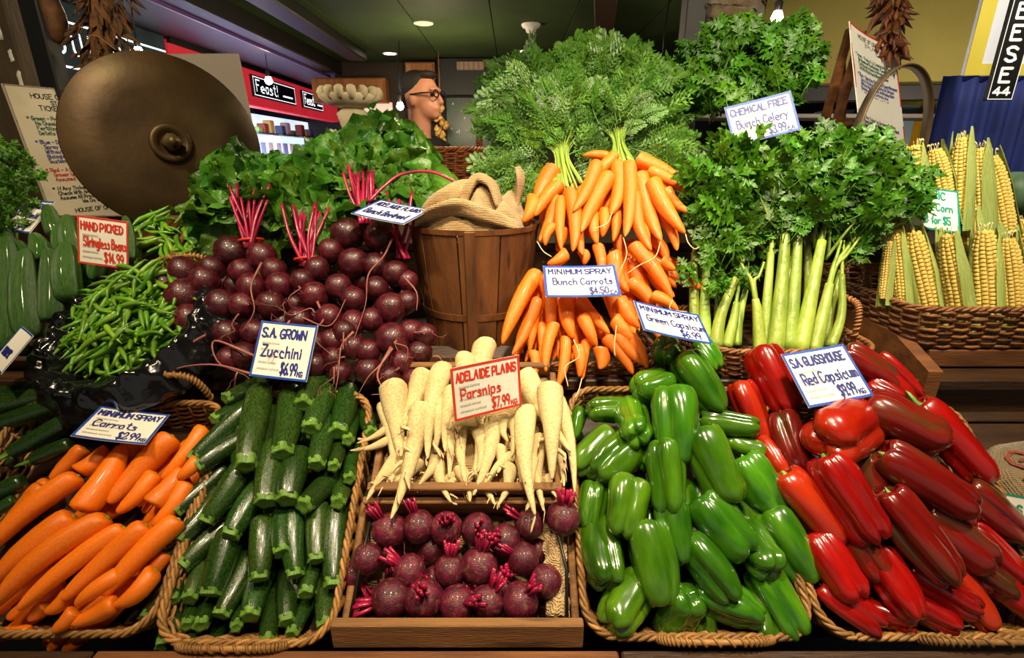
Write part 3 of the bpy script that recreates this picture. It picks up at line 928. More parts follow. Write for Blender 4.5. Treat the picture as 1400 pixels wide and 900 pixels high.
# blue pleated cloth, banner and upright sign
m_bcloth = mat('blue_cloth', '#12246a', '#1a3080', 5, .75, .1)
pl = at(1345, 200, 2.5)
def cloth(a, b_):
    x = a * 1.3; z = -b_ * 1.75
    return Vector((x, .028 * math.sin(a * 95 + .8 * math.sin(b_ * 4)) * (.45 + .75 * b_) + .02 * noise.noise((a * 6, b_ * 3, 1)) - b_ * .10, z))
pt_ = on_y(1318, 104, 2.72)
tag(ob('blue_drape', mesh('blue_drape', *thick(grid(190, 14, cloth), .003), m_bcloth), None, TR(pt_.x - .10, pt_.y, pt_.z)), 'blue pleated cloth hanging at the right edge', 'cloth')
r = thing('stall_banner', 'white banner with a yellow border above the blue cloth', 'banner', TR(pt_.x - .02, pt_.y - .02, pt_.z))
ob('panel', mesh('panel', *box(0, 1.2, 0, .02, 0, .9, .003), mat('banner_white', '#d6dae8', '#dfe2ec', 3, .6, emit=.15), False), r)  # slight emission added so the panel looks better lit
my = mat('banner_yellow', '#e2d24a', '#eadb58', 3, .6)
for bx in (box(-.0, .07, -.004, 0, 0, .9), box(.07, 1.2, -.004, 0, 0, .05)): ob('border_strip', mesh('border_strip', *bx, my, False), r)
ps = on_y(1366, 137, 2.42)
r = thing('upright_sign', 'black upright sign with white letters and number 44', 'sign', TR(ps))
ob('board', mesh('board', *box(-.057, .057, 0, .02, 0, .58, .003), m_blackm, False), r)
mb = MB()
put = lambda x, y: Vector((x * .72, -.001, y * .68))
for i, ch in enumerate('ESEEHC'):
    ribbons(mb, strokes(ch, -.033, .105 + i * .118, .078, .075), .017, put)
ribbons(mb, strokes('44', -.05, .03, .045, .11), .012, put)
ribbons(mb, [[(-.072, .006), (.072, .006), (.072, .844), (-.072, .844), (-.072, .006)]], .005, put)
ob('sign_lettering', mb.me('sign_lettering', mat('white_paint_glow', '#f0f0ee', emit=.25), False), r)  # white letters with a slight glow put into their material

# leaning easel behind the celery
r = thing('wooden_easel', 'brown wooden easel leaning behind the celery leaves', 'easel', TR(0, 0, 0))
for (a, b_) in (((1162, 40), (1118, 200)), ((1178, 45), (1135, 200)), ((1150, 80), (1150, 210))):
    pa = at(*a, 1.95); pb = at(*b_, 1.8)
    ob('leg', mesh('leg', *sweep([pb + (pb - pa) * 2.0, pb, pa], .016, 4, flat=.5), m_wood, False), r)
ob('crossbar', mesh('crossbar', *sweep([at(1118, 180, 1.79), at(1165, 170, 1.8)], .014, 4), m_wood, False), r)

# ------------------------------------------------------------------ ticketing notices
NL = [('HOUSE OF ORGANICS', .2, .915, .034, .62, m_black), ('STALL 84-85', .36, .875, .026, .32, m_black), ('TICKETING SYSTEM', .24, .83, .034, .54, m_black),
 ('* Green - Product Is Completely Free Of', .1, .76, .026, .84, m_green_ink), ('No Chemical Pesticides, Fungicides Or', .16, .725, .026, .78, m_green_ink), ('Fertilizers Used In Production', .16, .69, .026, .66, m_green_ink), ('Details Displayed Where Known', .16, .655, .026, .64, m_green_ink),
 ('* Blue - Denotes Chemical Free Minimum', .1, .59, .026, .84, m_violet_ink), ('Spray Product, Organic Or Grown', .16, .555, .026, .72, m_violet_ink), ('Without Applied Only In Production', .16, .52, .026, .72, m_violet_ink), ('Biological Pest Controls And', .16, .485, .026, .6, m_violet_ink), ('Sustainable Techniques Used', .16, .45, .026, .6, m_violet_ink),
 ('* Red - A Conventional Product', .1, .385, .026, .72, m_red), ('Grower Is Unknown To Us And Sprays', .16, .35, .026, .74, m_red), ('Assumed To Be Used In Growing', .16, .315, .026, .68, m_red),
 ('* If Any Ticket Is Unclear Or You', .1, .245, .026, .74, m_black), ('Check With Any Of Our Staff. Do Not', .14, .21, .026, .76, m_black), ('Assume All Products Are Organic,', .14, .175, .026, .7, m_black), ('We Do Our Best', .34, .14, .026, .36, m_black), ('HOUSE OF ORGANICS', .24, .07, .03, .56, m_black)]
NL = [(a, b_, c, d, e, f_, .0055) for a, b_, c, d, e, f_ in NL]
sign('notice_board', 'large printed notice in green, blue and red beside the bronze disc', [(5, 126), (150, 117), (203, 300), (72, 296)], 1.62, m_pale, NL, aspect=.76, bw=.014, card=m_cardb, group='ticketing notices', cat='notice', thickness=.006)
sign('notice_board', 'tall printed notice curling behind the brown arched handle at right', [(1156, 26), (1220, 72), (1234, 214), (1173, 205)], 1.62, m_red, NL, aspect=.72, bw=.02, curl=.14, group='ticketing notices', cat='notice', thickness=.003)
# grey board behind the disc
C, X, Y, Z, w, h = fit_rect([(186, 78), (318, 70), (366, 236), (210, 240)], 1.78, .9)
tag(ob('grey_board', mesh('grey_board', *box(-w / 2, w / 2, -h / 2 - .2, h / 2, -.006, .006, .002), m_pale, False), None, basis_m(C, X, Y, Z)), 'plain grey board standing behind the bronze disc', 'board')

# ------------------------------------------------------------------ bronze disc
m_bronze = mat('old_bronze', '#3a2a17', '#5a4527', 5, .48, .12, 60, metal=.55, c3='#5e5230', c3scale=4, c3at=.58, rnd=0)
C = at(232, 197, 1.42); R = .236
nrm = (EYE - C).normalized(); nrm = (nrm + Vector((.22, 0, .16))).normalized()
r = thing('bronze_disc', 'large dark bronze disc with a round hub and knob', 'metal disc', look_m(C, nrm, Vector((0, 0, 1))))
ob('disc', mesh('disc', *lathe([(0, -.03), (R * .5, -.022), (R * .985, -.004), (R, .002), (R * .99, .006), (R * .6, .006), (R * .2, .014), (0, .016)], 72), m_bronze), r)
hb = ob('hub', mesh('hub', *lathe([(.05, .012), (.052, .022), (.046, .028), (.034, .026), (.03, .018), (0, .018)], 36), m_bronze), r)
ob('knob', mesh('knob', *lathe([(.02, .018), (.024, .034), (.02, .046), (.012, .05), (.012, .062), (0, .064)], 10, mod=lambda i, a, z: 1 + .1 * math.cos(6 * a)), m_bronze), hb)

# ------------------------------------------------------------------ dried bunches
def leafshape(L, W, n=6, fold=.25, curl=.3, tw=0.0):
    v = []; f = []
    for i in range(n + 1):
        t = i / n; w = W * (math.sin(math.pi * min(1, t * 1.02 + .02)) ** .8)
        z = L * t; yb = curl * L * t * t
        ca, sa = math.cos(tw * t), math.sin(tw * t)
        v += [(-w * ca, yb + fold * w - w * sa, z), (0, yb, z), (w * ca, yb + fold * w + w * sa, z)]
    for i in range(n):
        a = 3 * i
        f += [(a, a + 1, a + 4, a + 3), (a + 1, a + 2, a + 5, a + 4)]
    return v, f
m_dry = mat('dried_husk', '#3a2210', '#704820', 30, .8, .3, rnd=.4)
m_dryr = mat('dried_chilli', '#46220f', '#86502a', 30, .35, .3, rnd=.4)
dl = [mesh('dried_leaf', *thick(leafshape(1, .13, 6, .5, c, t), .02), m_dry) for c, t in ((.3, .8), (-.25, -1.4), (.1, 2.2))]
pt = at(140, -90, 1.55); pb_ = at(138, 112, 1.55)
r = thing('dried_bunch', 'brown bunch of dried husks hanging above the bronze disc', 'dried plants', TR(pt))
for i in range(295):
    t = i / 295; ctr = (pb_ - pt) * (t * .97)
    rad = .105 * (1 - .45 * t ** 2); a = random.uniform(0, 6.28)
    off = Vector((math.cos(a), math.sin(a) * .7, 0)) * rad * random.uniform(.25, .8)
    d = (Vector((off.x, off.y, 0)).normalized() * random.uniform(.3, .9) + Vector((0, 0, -random.uniform(.2, 1.1)))).normalized()
    ob('dried_leaf', dl[i % 3], r, look_m(ctr + off, d, rv(1), random.uniform(.03, .062)))
ob('stem_core', mesh('stem_core', *sweep([(0, 0, .1), (pb_ - pt) * .5, (pb_ - pt) * .95], [.03, .035, .02], 10, mod=lambda t, a: 1 + .2 * math.sin(5 * a + t * 30)), m_dry), r)
ob('straw', mesh('straw', *sweep(catmull([at(118, 52, 1.42) - pt, at(132, 49, 1.42) - pt, at(158, 68, 1.42) - pt], 4), .0016, 5), m_wicker), r)
pt = at(1228, -60, 1.66); pb_ = at(1216, 80, 1.66)
chl = [mesh('dried_chilli', *sweep(catmull([(0, 0, 0), (.05, .02, .35), (.0, .08, .7), (c, .16, 1)], 3), [.06, .1, .13, .14, .13, .12, .10, .08, .04, .015], 6, mod=lambda t, a: 1 + .18 * math.sin(2 * a + 8 * t)), m_dryr) for c in (.1, -.2)]
r = thing('dried_chilli_string', 'dark string of dried chillies hanging over the right notice', 'dried chillies', TR(pt))
for i in range(120):
    t = i / 120; ctr = (pb_ - pt) * (t * .95)
    rad = .075 * (1 - .5 * t); a = random.uniform(0, 6.28)
    off = Vector((math.cos(a), math.sin(a), 0)) * rad * random.uniform(.2, .85)
    d = (off.normalized() * .5 + Vector((0, 0, -random.uniform(.3, 1)))).normalized()
    ob('dried_chilli', chl[i % 2], r, look_m(ctr + off, d, rv(1), random.uniform(.045, .075)))
ob('string', mesh('string', *sweep([(0, 0, .1), pb_ - pt], .006, 6), m_dry), r)
# cloth-wrapped post head at upper left
p = at(73, 18, 1.5)
tag(ob('hanging_husk', mesh('hanging_husk', *bend(ell((0, 0, 0), (.026, .03, .085), 14, 12), lambda q: q * (1 + .25 * noise.noise(q * 30))), m_dry), None, TR(p)), 'brown dried gourd husk hanging beside the black post', 'dried husk')
# ------------------------------------------------------------------ the stepped display stand
st = thing('display_stand', 'dark wooden stepped stand carrying all the produce', 'display stand', TR(0, .6, 0))
def sp(name, x0, x1, y0, y1, z0, z1, m=m_woodd, b=.003): return ob(name, mesh(name, *box(x0, x1, y0 - .6, y1 - .6, z0, z1, b), m, False), st)
for i, x in enumerate((-1.5, -.62, .16, .80)):
    x1 = (-.62, .16, .80, 1.6)[i]
    sp('ledge_board', x + .002, x1 - .002, .47, .570, .655, .682, m_wood if i % 2 else m_woodd)
    sp('apron_panel', x + .002, x1 - .002, .50, .52, .02, .634, m_woodd)
for i in range(6):
    M = TR(0, -.6, 0) @ F.mat(0, .015 + i * .098, -.1)
    ob('sloped_board', mesh('sloped_board', *box(-1.5, 1.6, 0, .094, -.02, 0, .002), m_woodd, False), st, M)
for i in range(4): sp('shelf_board', -1.7, 1.6, .97 + i * .15, 1.118 + i * .15, .915, .94)
for i in range(2): sp('riser_panel', -1.7, 1.6, .985, 1.0, .70 + i * .11, .808 + i * .11)
for i in range(4): sp('upper_shelf_board', -1.9, 1.7, 1.58 + i * .16, 1.738 + i * .16, 1.10, 1.125)
sp('upper_riser', -1.9, 1.7, 1.585, 1.60, .94, 1.1)
for x in (-1.4, 0.0, 1.5):
    sp('leg', x - .04, x + .04, .55, .63, 0, .55, m_wooddv)
    sp('leg', x - .04, x + .04, 2.1, 2.18, 0, 1.10, m_wooddv)
r = thing('back_counter', 'dark counter behind the heaps carrying the brown basket', 'counter', TR(-.2, 2.35, 0))
ob('top', mesh('top', *box(-1.5, 2.0, -.1, .26, 1.245, 1.275, .004), m_wood, False), r)
ob('front_panel', mesh('front_panel', *box(-1.48, 1.98, -.09, -.06, 0, 1.245, .002), m_woodd, False), r)
ob('end_panel', mesh('end_panel', *box(-1.48, -1.45, -.06, .25, 0, 1.245, .002), m_woodd, False), r)
ob('end_panel', mesh('end_panel', *box(1.95, 1.98, -.06, .25, 0, 1.245, .002), m_woodd, False), r)

# ------------------------------------------------------------------ front baskets (rims on F)
def fbasket(label, x0, x1, v0, v1, h, n=0.0, m=None, handles=(), **k):
    return wicker_basket('wicker_basket', label, F.mat((x0 + x1) / 2, (v0 + v1) / 2, n), x1 - x0, v1 - v0, h, .05, m or m_wicker, handles=handles, **k)
fbasket('wicker basket heaped with thick orange carrots', -.955, -.553, .012, .40, .075, .0, handles=((.10, .2025, 0, .13, .065, .02),))
fbasket('wicker basket heaped with zucchini', -.545, -.275, .0, .42, .075, 0, handles=((-.01, -.212, math.pi, .16, .022, .006),))
fbasket('wicker basket heaped with green capsicums', .112, .462, .008, .43, .075, 0, handles=((.02, -.213, math.pi, .17, .024, .006),))
fbasket('wicker basket heaped with red capsicums', .475, .86, .008, .40, .075, 0, handles=((.07, -.198, math.pi, .24, .024, .006),))
# second tier
wicker_basket('wicker_basket', 'brown wicker basket with celery standing in it', TR(.575, 1.12, 1.004), .35, .32, .062, .06, m_wickerd, .1, handles=((.165, -.02, -math.pi / 2, .11, .075, .01),))
wicker_basket('wicker_basket', 'brown wicker basket under the hanging carrot bunches', TR(.17, 1.10, .968), .30, .24, .03, .06, m_wickerd, .1)
wicker_basket('wicker_basket', 'long brown wicker basket full of sweet corn', TR(1.19, 1.25, 1.075), .70, .46, .088, .05, m_wickerd, .06, handles=((-.345, .02, math.pi / 2, .14, .05, -.01),), sr=.0042, stake=.034)
wicker_basket('wicker_basket', 'reddish wicker basket on the counter in front of the man', TR(-.42, 2.43, 1.402), .58, .32, .125, .08, m_wickerr, .06, handles=((.275, 0, -math.pi / 2, .14, .075, .0),), sr=.0052, stake=.04, rimr=.008)

# bean basket, tilted forwards
B = Plane(.93, .965, 32)
bc = B.hit(166, 462)
bx, bv = bc.x, (bc - B.o).dot(B.u)
BM = B.mat(bx, bv, 0) @ Matrix.Rotation(math.radians(-9), 4, 'Y')
beanb = wicker_basket('wicker_basket', 'oval wicker basket lined with black plastic and heaped with beans', BM @ TR(.03, .0, -.012), .36, .35, .07, .17, m_wicker, .25, handles=((.06, .172, 0, .15, .07, .0),))
def liner(a, b_):
    th = math.radians(-215 + a * 255); t = b_
    rr = .115 + .085 * t + .014 * noise.noise((a * 22, b_ * 3, 2)) ; zz = .05 * math.sin(t * math.pi * .9) - .005 - .075 * max(0, t - .55) + .016 * noise.noise((a * 30, b_ * 6, 5))
    return Vector((rr * math.cos(th) * 1.08, rr * math.sin(th) * 1.02, zz))
tag(ob('plastic_liner', mesh('plastic_liner', *thick(grid(130, 16, liner), .0008), m_plastic), None, BM @ TR(.03, 0, 0)), 'crumpled black plastic sheet lining the bean basket', 'plastic sheet')

# ------------------------------------------------------------------ crates for beetroot and parsnips
def fplank(root, Mi, name, x0, x1, v0, v1, n0, n1, m=m_crate): return ob(name, mesh(name, *box(x0, x1, v0, v1, n0, n1, .002), m, False), root, Mi @ F.mat())
r = thing('beetroot_crate', 'shallow wooden crate of loose beetroots at the front', 'crate', TR(-.082, .58, .66)); Mi = TR(-.082, .58, .66).inverted()
plank('front_board', -.268 + .082, .106 + .082, -.008, .008, .022, .066, m_crate, r)
for x in (-.268, .094): fplank(r, Mi, 'side_board', x, x + .012, .03, .215, -.07, -.012)
fplank(r, Mi, 'back_board', -.256, .094, .203, .215, -.07, .02)
for i in range(3): fplank(r, Mi, 'bottom_slat', -.256, .094, .03 + i * .06, .086 + i * .06, -.078, -.07)
wr = mat('wire', '#3a3530', rough=.4, metal=.8)
for x in (-.247, .083): ob('wire_handle', mesh('wire_handle', *sweep([F.pt(x, .02, .016), F.pt(x + .004, .10, .02), F.pt(x + .012 * (-1 if x > 0 else 1), .17, .03)], .0028, 6), wr), r, Mi)
r = thing('parsnip_crate', 'wooden crate lined with hessian holding the parsnips', 'crate', TR(-.08, .77, .78)); Mi = TR(-.08, .77, .78).inverted()
fplank(r, Mi, 'front_board', -.245, .085, .218, .232, -.02, .045)
for x in (-.247, .075): fplank(r, Mi, 'side_board', x, x + .012, .232, .46, -.07, .02)
fplank(r, Mi, 'back_board', -.235, .075, .46, .472, -.07, .04)
for i in range(4): fplank(r, Mi, 'bottom_slat', -.235, .075, .232 + i * .058, .287 + i * .058, -.078, -.07)
def hess(x0, x1, v0, v1, amp, n0, sd):
    return lambda a, b_: F.pt(x0 + (x1 - x0) * a, v0 + (v1 - v0) * b_, n0 + amp * noise.noise((a * 5 + sd, b_ * 5, sd)) + amp * .5 * noise.noise((a * 13, b_ * 11, sd)))
tag(ob('hessian_lining', mesh('hessian_lining', *thick(grid(40, 30, hess(-.232, .072, .234, .455, .012, .005, 3)), .002), m_burlap), None), 'hessian cloth under the parsnips in their crate', 'cloth')
tag(ob('hessian_lining', mesh('hessian_lining', *thick(grid(40, 24, hess(-.252, .09, .03, .2, .014, -.05, 8)), .002), m_burlap), None), 'hessian cloth under the loose beetroots in their crate', 'cloth')
def hs2(a, b_):
    return F.pt(.052 + .038 * a + .006 * noise.noise((a * 3, b_ * 9, 1)), .035 + .12 * b_, .0 + .016 * math.sin(math.pi * a) + .008 * noise.noise((a * 6, b_ * 8, 4)))
tag(ob('hessian_lining', mesh('hessian_lining', *thick(grid(14, 24, hs2), .002), m_burlap), None), 'crumpled hessian fold at the right side of the beetroot crate', 'cloth')

# ------------------------------------------------------------------ wooden bucket with sacking
BX, BY = -.088, 1.22
r = thing('wooden_bucket', 'tapered brown wooden bucket with hoops between beetroot and carrots', 'bucket', TR(BX, BY, .942))
H0, R0, R1 = .29, .116, .15
NS = 10
def stave(i):
    a0 = 2 * math.pi * i / NS + .015 + .13; a1 = 2 * math.pi * (i + 1) / NS - .015 + .13
    v = []
    for k, dr in ((0, 0), (1, -.008)):
        for j in range(9):
            a = a0 + (a1 - a0) * j / 8
            for z in (0, H0 * .33, H0 * .66, H0):
                R = R0 + (R1 - R0) * z / H0 + dr + (.0015 if i % 2 else 0)
                v.append((R * math.cos(a), R * math.sin(a), z))
    f = []
    id_ = lambda k, j, l: k * 36 + j * 4 + l
    for j in range(8):
        for l in range(3):
            f.append((id_(0, j, l), id_(0, j + 1, l), id_(0, j + 1, l + 1), id_(0, j, l + 1)))
            f.append((id_(1, j, l), id_(1, j, l + 1), id_(1, j + 1, l + 1), id_(1, j + 1, l)))
        f.append((id_(0, j, 3), id_(0, j + 1, 3), id_(1, j + 1, 3), id_(1, j, 3)))
        f.append((id_(0, j, 0), id_(1, j, 0), id_(1, j + 1, 0), id_(0, j + 1, 0)))
    for l in range(3):
        f.append((id_(0, 0, l), id_(0, 0, l + 1), id_(1, 0, l + 1), id_(1, 0, l)))
        f.append((id_(0, 8, l), id_(1, 8, l), id_(1, 8, l + 1), id_(0, 8, l + 1)))
    return v, f
for i in range(NS): ob('stave', mesh('stave', *stave(i), m_stave, False), r)
def hoop(z0, z1, off, m):
    R = lambda z: R0 + (R1 - R0) * z / H0
    return mesh('hoop', *lathe([(R(z0) - .002, z0), (R(z0) + off, z0), (R(z1) + off, z1), (R(z1) - .002, z1)], 48), m, False)
ob('hoop', hoop(H0 - .010, H0 + .001, .003, m_stave), r); ob('hoop', hoop(.085, .10, .003, m_stave), r)
ob('batten', mesh('batten', *box(-.012, .012, -.004, .004, 0, H0 * 1.005, .002), m_stave, False), r, TR(0, -R0 - .003, 0) @ Matrix.Rotation(math.atan((R1 - R0) / H0), 4, 'X'))
ob('base', mesh('base', *lathe([(0, .006), (R0 - .006, .006), (R0 - .006, .012), (0, .012)], 30), m_stave), r)

mb = MB()
def heap(a, b_):
    th = a * 2 * math.pi; rr = b_
    x, y = rr * math.cos(th), rr * math.sin(th)
    z = .028 + .03 * (1 - rr * rr) + .055 * abs(noise.noise((x * 2.4, y * 2.4, 4))) + .03 * noise.noise((x * 4 + 3, y * 4, 9))
    z += .05 * math.exp(-((x - .1) / .3) ** 2 - ((y + .1) / .4) ** 2)
    if rr > .9: z -= (rr - .9) * .5
    return Vector((x * (R1 - .008), y * (R1 - .008), H0 - .02 + z * (1 if rr < .98 else .4)))
mb.add(grid(64, 26, heap))
def fold(pts, rad, fl, ph):
    return sweep(catmull(pts, 8), [rad * (.55 + .45 * math.sin(math.pi * min(1, max(0, i / (8 * (len(pts) - 1)))))) for i in range(8 * (len(pts) - 1) + 1)], 14, mod=lambda t, a: 1 + .22 * math.sin(3 * a + ph + 5 * t), flat=fl)
mb.add(fold([(-.02, -.07, H0), (-.015, -.06, H0 + .06), (.012, -.05, H0 + .098), (.045, -.06, H0 + .085), (.06, -.08, H0 + .04)], .034, .32, 0))
mb.add(fold([(-.11, -.07, H0 + .005), (-.07, -.10, H0 + .035), (-.02, -.11, H0 + .045), (.03, -.115, H0 + .03), (.1, -.085, H0 + .0)], .042, .4, 1))
mb.add(fold([(.085, .0, H0), (.10, .01, H0 + .05), (.106, .0, H0 + .10), (.100, .0, H0 + .125)], .026, .4, 2))
mb.add(fold([(-.12, .0, H0 + .01), (-.06, -.02, H0 + .055), (0, -.01, H0 + .07), (.05, .0, H0 + .04)], .05, .45, 3))
tag(ob('burlap_sack', mb.me('burlap_sack', m_burlap), None, TR(BX, BY, .942)), 'crumpled burlap sack stuffed into the top of the wooden bucket', 'sack')

# ------------------------------------------------------------------ wooden bin at the right under the corn
r = thing('wooden_bin', 'brown wooden bin under the corn basket with a light front rail', 'bin', TR(.9, 1.05, .65))
def bp(name, x0, x1, y0, y1, z0, z1, m, M=None): return ob(name, mesh(name, *box(x0 - .9, x1 - .9, y0 - 1.05, y1 - 1.05, z0 - .65, z1 - .65, .002), m, False), r, M)
bp('front_rail', .90, 1.62, 1.028, 1.06, .945, .984, m_wood)
for i in range(2): bp('front_panel', .90, 1.62, 1.04, 1.055, .66 + i * .143, .80 + i * .143, m_wood if i else m_woodd)
v = [(.845, .96, .80), (.845, 1.52, .80), (.845, 1.52, 1.03), (.845, 1.06, 1.005), (.845, .955, .965)]
vv = v + [(a + .03, b_, c) for a, b_, c in v]
ob('side_panel', mesh('side_panel', [(a - .9, b_ - 1.05, c - .65) for a, b_, c in vv], [(0, 1, 2, 3, 4)[::-1], (5, 6, 7, 8, 9)] + [(i, (i + 1) % 5, (i + 1) % 5 + 5, i + 5) for i in range(5)], m_wood, False), r)
bp('floor_panel', .875, 1.62, 1.056, 1.52, .96, .983, m_woodd)

# sacks at the right edge
def pillow(W, D, Hh, sd):
    def fn(a, b_):
        th = a * 2 * math.pi; ph = (b_ - .5) * math.pi
        c = math.cos(ph) ** .6
        x = math.copysign(abs(math.cos(th)) ** .7, math.cos(th)) * c; y = math.copysign(abs(math.sin(th)) ** .7, math.sin(th)) * c
        k = 1 + .06 * noise.noise((x * 2, y * 2, sd)) + .025 * noise.noise((x * 7, y * 7, sd))
        return Vector((x * W / 2 * k, y * D / 2 * k, math.sin(ph) * Hh / 2 * k + .006 * noise.noise((x * 9, y * 4, sd + 2))))
    return grid(44, 22, fn)
mred = mat('faded_red_print', '#6e2a1e', '#8a3a2a', 30, .8)
SM = F.mat(1.03, .235, -.018)
r = thing('printed_sack', 'burlap sack with red printed letters at the right edge', 'sack', SM)
ob('sack_body', mesh('sack_body', *pillow(.34, .19, .10, 1), m_burlapd), r)
from mathutils.bvhtree import BVHTree
def draper(vf):
    t = BVHTree.FromPolygons([Vector(p) for p in vf[0]], vf[1])
    def fn(x, y):
        h_ = t.ray_cast(Vector((x, y, 1)), Vector((0, 0, -1)))[0]
        return Vector((x, y, (h_.z if h_ else 0) + .0035))
    return fn
drape_on = draper(pillow(.34, .19, .10, 1))
mb = MB(); ribbons(mb, strokes('GAN', -.135, .03, .03, .10), .0055, drape_on); ribbons(mb, strokes('3TO', -.135, -.012, .024, .10), .005, drape_on)
ob('print', mb.me('print', mred, False), r)
SM = F.mat(1.055, .07, -.03)
r = thing('printed_sack', 'second burlap sack lower at the right edge under a teal card', 'sack', SM)
ob('sack_body', mesh('sack_body', *pillow(.36, .22, .10, 5), m_burlapd), r)
drape_on = draper(pillow(.36, .22, .10, 5))
mb = MB(); ribbons(mb, [[(-.14 + .02 * j_, -.05) for j_ in range(15)]], .035, drape_on)
ob('print', mb.me('print', mat('faded_green_print', '#24523c', '#2e6248', 30, .8), False), r)

# handled trug behind the corn
pa = at(1163, 215, 1.40); pb_ = at(1259, 205, 1.52); pt_ = at(1214, 97, 1.46)
r = thing('handled_trug', 'brown trug with a tall arched band handle behind the corn', 'trug', TR((pa + pb_) / 2))
ctr = (pa + pb_) / 2; half = (pb_ - pa) / 2; upv = Vector((0, 0, pt_.z - ctr.z)); side = half.cross(upv).normalized()
side = Vector((0.25, 1, 0)).normalized() * .026
vv = []; ff = []
for i in range(33):
    a = math.pi * i / 32
    c = -half * math.cos(a) + upv * (math.sin(a) ** .8)
    if i == 0: c = c - Vector((0, 0, .12))
    if i == 32: c = c - Vector((0, 0, .12))
    vv += [c - side, c + side]
ff = [(2 * i, 2 * i + 1, 2 * i + 3, 2 * i + 2) for i in range(32)]
ob('handle', mesh('handle', *thick((vv, ff), .005), mat('leather_band', '#4a3826', '#6a543a', 10, .45, .2, 60)), r)
tw = half.length * 2
ob('tub', mesh('tub', *lathe([(0, -.20), (tw * .42, -.20), (tw * .5, -.10), (tw * .515, -.10), (tw * .43, -.21), (0, -.21)], 40), m_stave), r)
# small gourd at the right edge
p = at(1397, 262, 1.5)
r = thing('pumpkin', 'green striped pumpkin cut off by the right edge above the corn', 'pumpkin', TR(p))
ob('rind', mesh('rind', *lathe([(0, -.07), (.05, -.068), (.09, -.03), (.095, .01), (.07, .05), (.03, .055), (0, .045)], 40, mod=lambda i, a, z: 1 + .05 * abs(math.cos(5 * a)) ), mat('pumpkin_rind', '#3f6a4a', '#7aa07a', 6, .5, stretch=(3, 3, .5))), r)
ob('stem', mesh('stem', *sweep([(0, 0, .045), (.005, 0, .065), (.02, 0, .08)], [.012, .009, .011], 7), m_wood), r)
# ------------------------------------------------------------------ labels by place
ORD = ['first', 'second', 'third', 'fourth', 'fifth', 'sixth', 'seventh', 'eighth', 'ninth', 'tenth', 'eleventh', 'twelfth', 'thirteenth', 'fourteenth', 'fifteenth', 'sixteenth']


def row_labels(centres, per_row, fmt):
    """one label each: rows counted up from the front, places from the left"""
    idx = sorted(range(len(centres)), key=lambda i: -centres[i][1])
    nrow = max(1, round(len(idx) / per_row)); out = [None] * len(idx)
    k = 0
    for rI in range(nrow):
        n = (len(idx) - k + (nrow - rI) - 1) // (nrow - rI)
        row = sorted(idx[k:k + n], key=lambda i: centres[i][0]); k += n
        rn = 'front row' if rI == 0 else ('topmost row' if rI == nrow - 1 else ORD[rI] + ' row up')
        for j, i in enumerate(row): out[i] = fmt.format(place=ORD[j] + ' from left in ' + rn)
    return out


def gauss(px, py, cx, cy, sx, sy): return math.exp(-((px - cx) / sx) ** 2 - ((py - cy) / sy) ** 2)


# ------------------------------------------------------------------ vegetable materials
m_carrot = mat('carrot_skin', '#ea6e0a', '#f68210', 5, .36, .2, 22, rnd=.12, stretch=(1, 1, 14), sss=.12, coat=.15)
m_carrotb = mat('bunch_carrot_skin', '#dc680c', '#f08018', 4, .42, .3, 20, rnd=.14, stretch=(1, 1, 12), sss=.12, coat=.1, c3='#b0642a', c3scale=9, c3at=.68)
m_zuc = mat('zucchini_skin', '#172b0a', '#2f4e18', 5, .25, .12, 30, rnd=.35, hue=.015, coat=.45, stretch=(2, 2, 5))
m_zucend = mat('zucchini_stem', '#486f1c', '#6c9634', 6, .5, .3, rnd=.15)
m_cuc = mat('cucumber_skin', '#1d4208', '#3a6a10', 4, .34, .6, 14, rnd=.2, coat=.3, stretch=(4, 4, 3))
m_parsnip = mat('parsnip_skin', '#cdb276', '#e8d5a2', 5, .6, .5, 20, rnd=.07, stretch=(1, 1, 10), sss=.12, c3='#b48a4a', c3scale=8, c3at=.66)
m_cream_root = mat('root_hair', '#c9a878', '#e2c89a', 20, .7, rnd=.1)
m_beet = mat('beetroot_skin', '#2a060e', '#58101e', 3, .36, .3, 14, rnd=.35, coat=.3, c3='#5a3226', c3scale=3.5, c3at=.62)
m_beetl = mat('beetroot_skin_loose', '#3c0a1a', '#6a1630', 3, .42, .4, 16, rnd=.25, coat=.15, c3='#6e4434', c3scale=3.2, c3at=.55)
m_beetstem = mat('beet_stem', '#6e0828', '#b4184a', 8, .35, rnd=.2, coat=.2, stretch=(3, 3, .6))
m_beetroot = mat('beet_tail', '#743a36', '#a4685a', 12, .6, rnd=.2)
m_beetleaf = mat('beet_leaf', '#2e6414', '#5a8e28', 4, .36, 1.0, 9, rnd=.4, hue=.02, trans=.3)
m_gcap = mat('green_capsicum_skin', '#275208', '#4a7a10', 1.3, .2, .03, 5, rnd=.32, hue=.015, coat=.7)
m_rcap = mat('red_capsicum_skin', '#720705', '#a00e08', .9, .24, .04, 8, rnd=.14, coat=.6)
m_rcapb = mat('red_brown_capsicum_skin', '#5a0a08', '#86140a', .9, .24, .04, 8, rnd=.15, coat=.6, c3='#4a2a12', c3scale=.9, c3at=.48)
m_rcapo = mat('orange_red_capsicum_skin', '#8e1006', '#b4300c', .8, .24, .04, 8, rnd=.1, coat=.6)
m_capstem = mat('capsicum_stem', '#5a8a24', '#86ac48', 8, .6, .3, rnd=.15)
m_bean = mat('bean_skin', '#487c12', '#76a826', 3, .4, .15, rnd=.25, hue=.015, coat=.15)
m_celery = mat('celery_stalk', '#748f2a', '#a4bc4c', 3, .4, .5, 14, rnd=.16, hue=.015, stretch=(8, 8, .7), coat=.1)
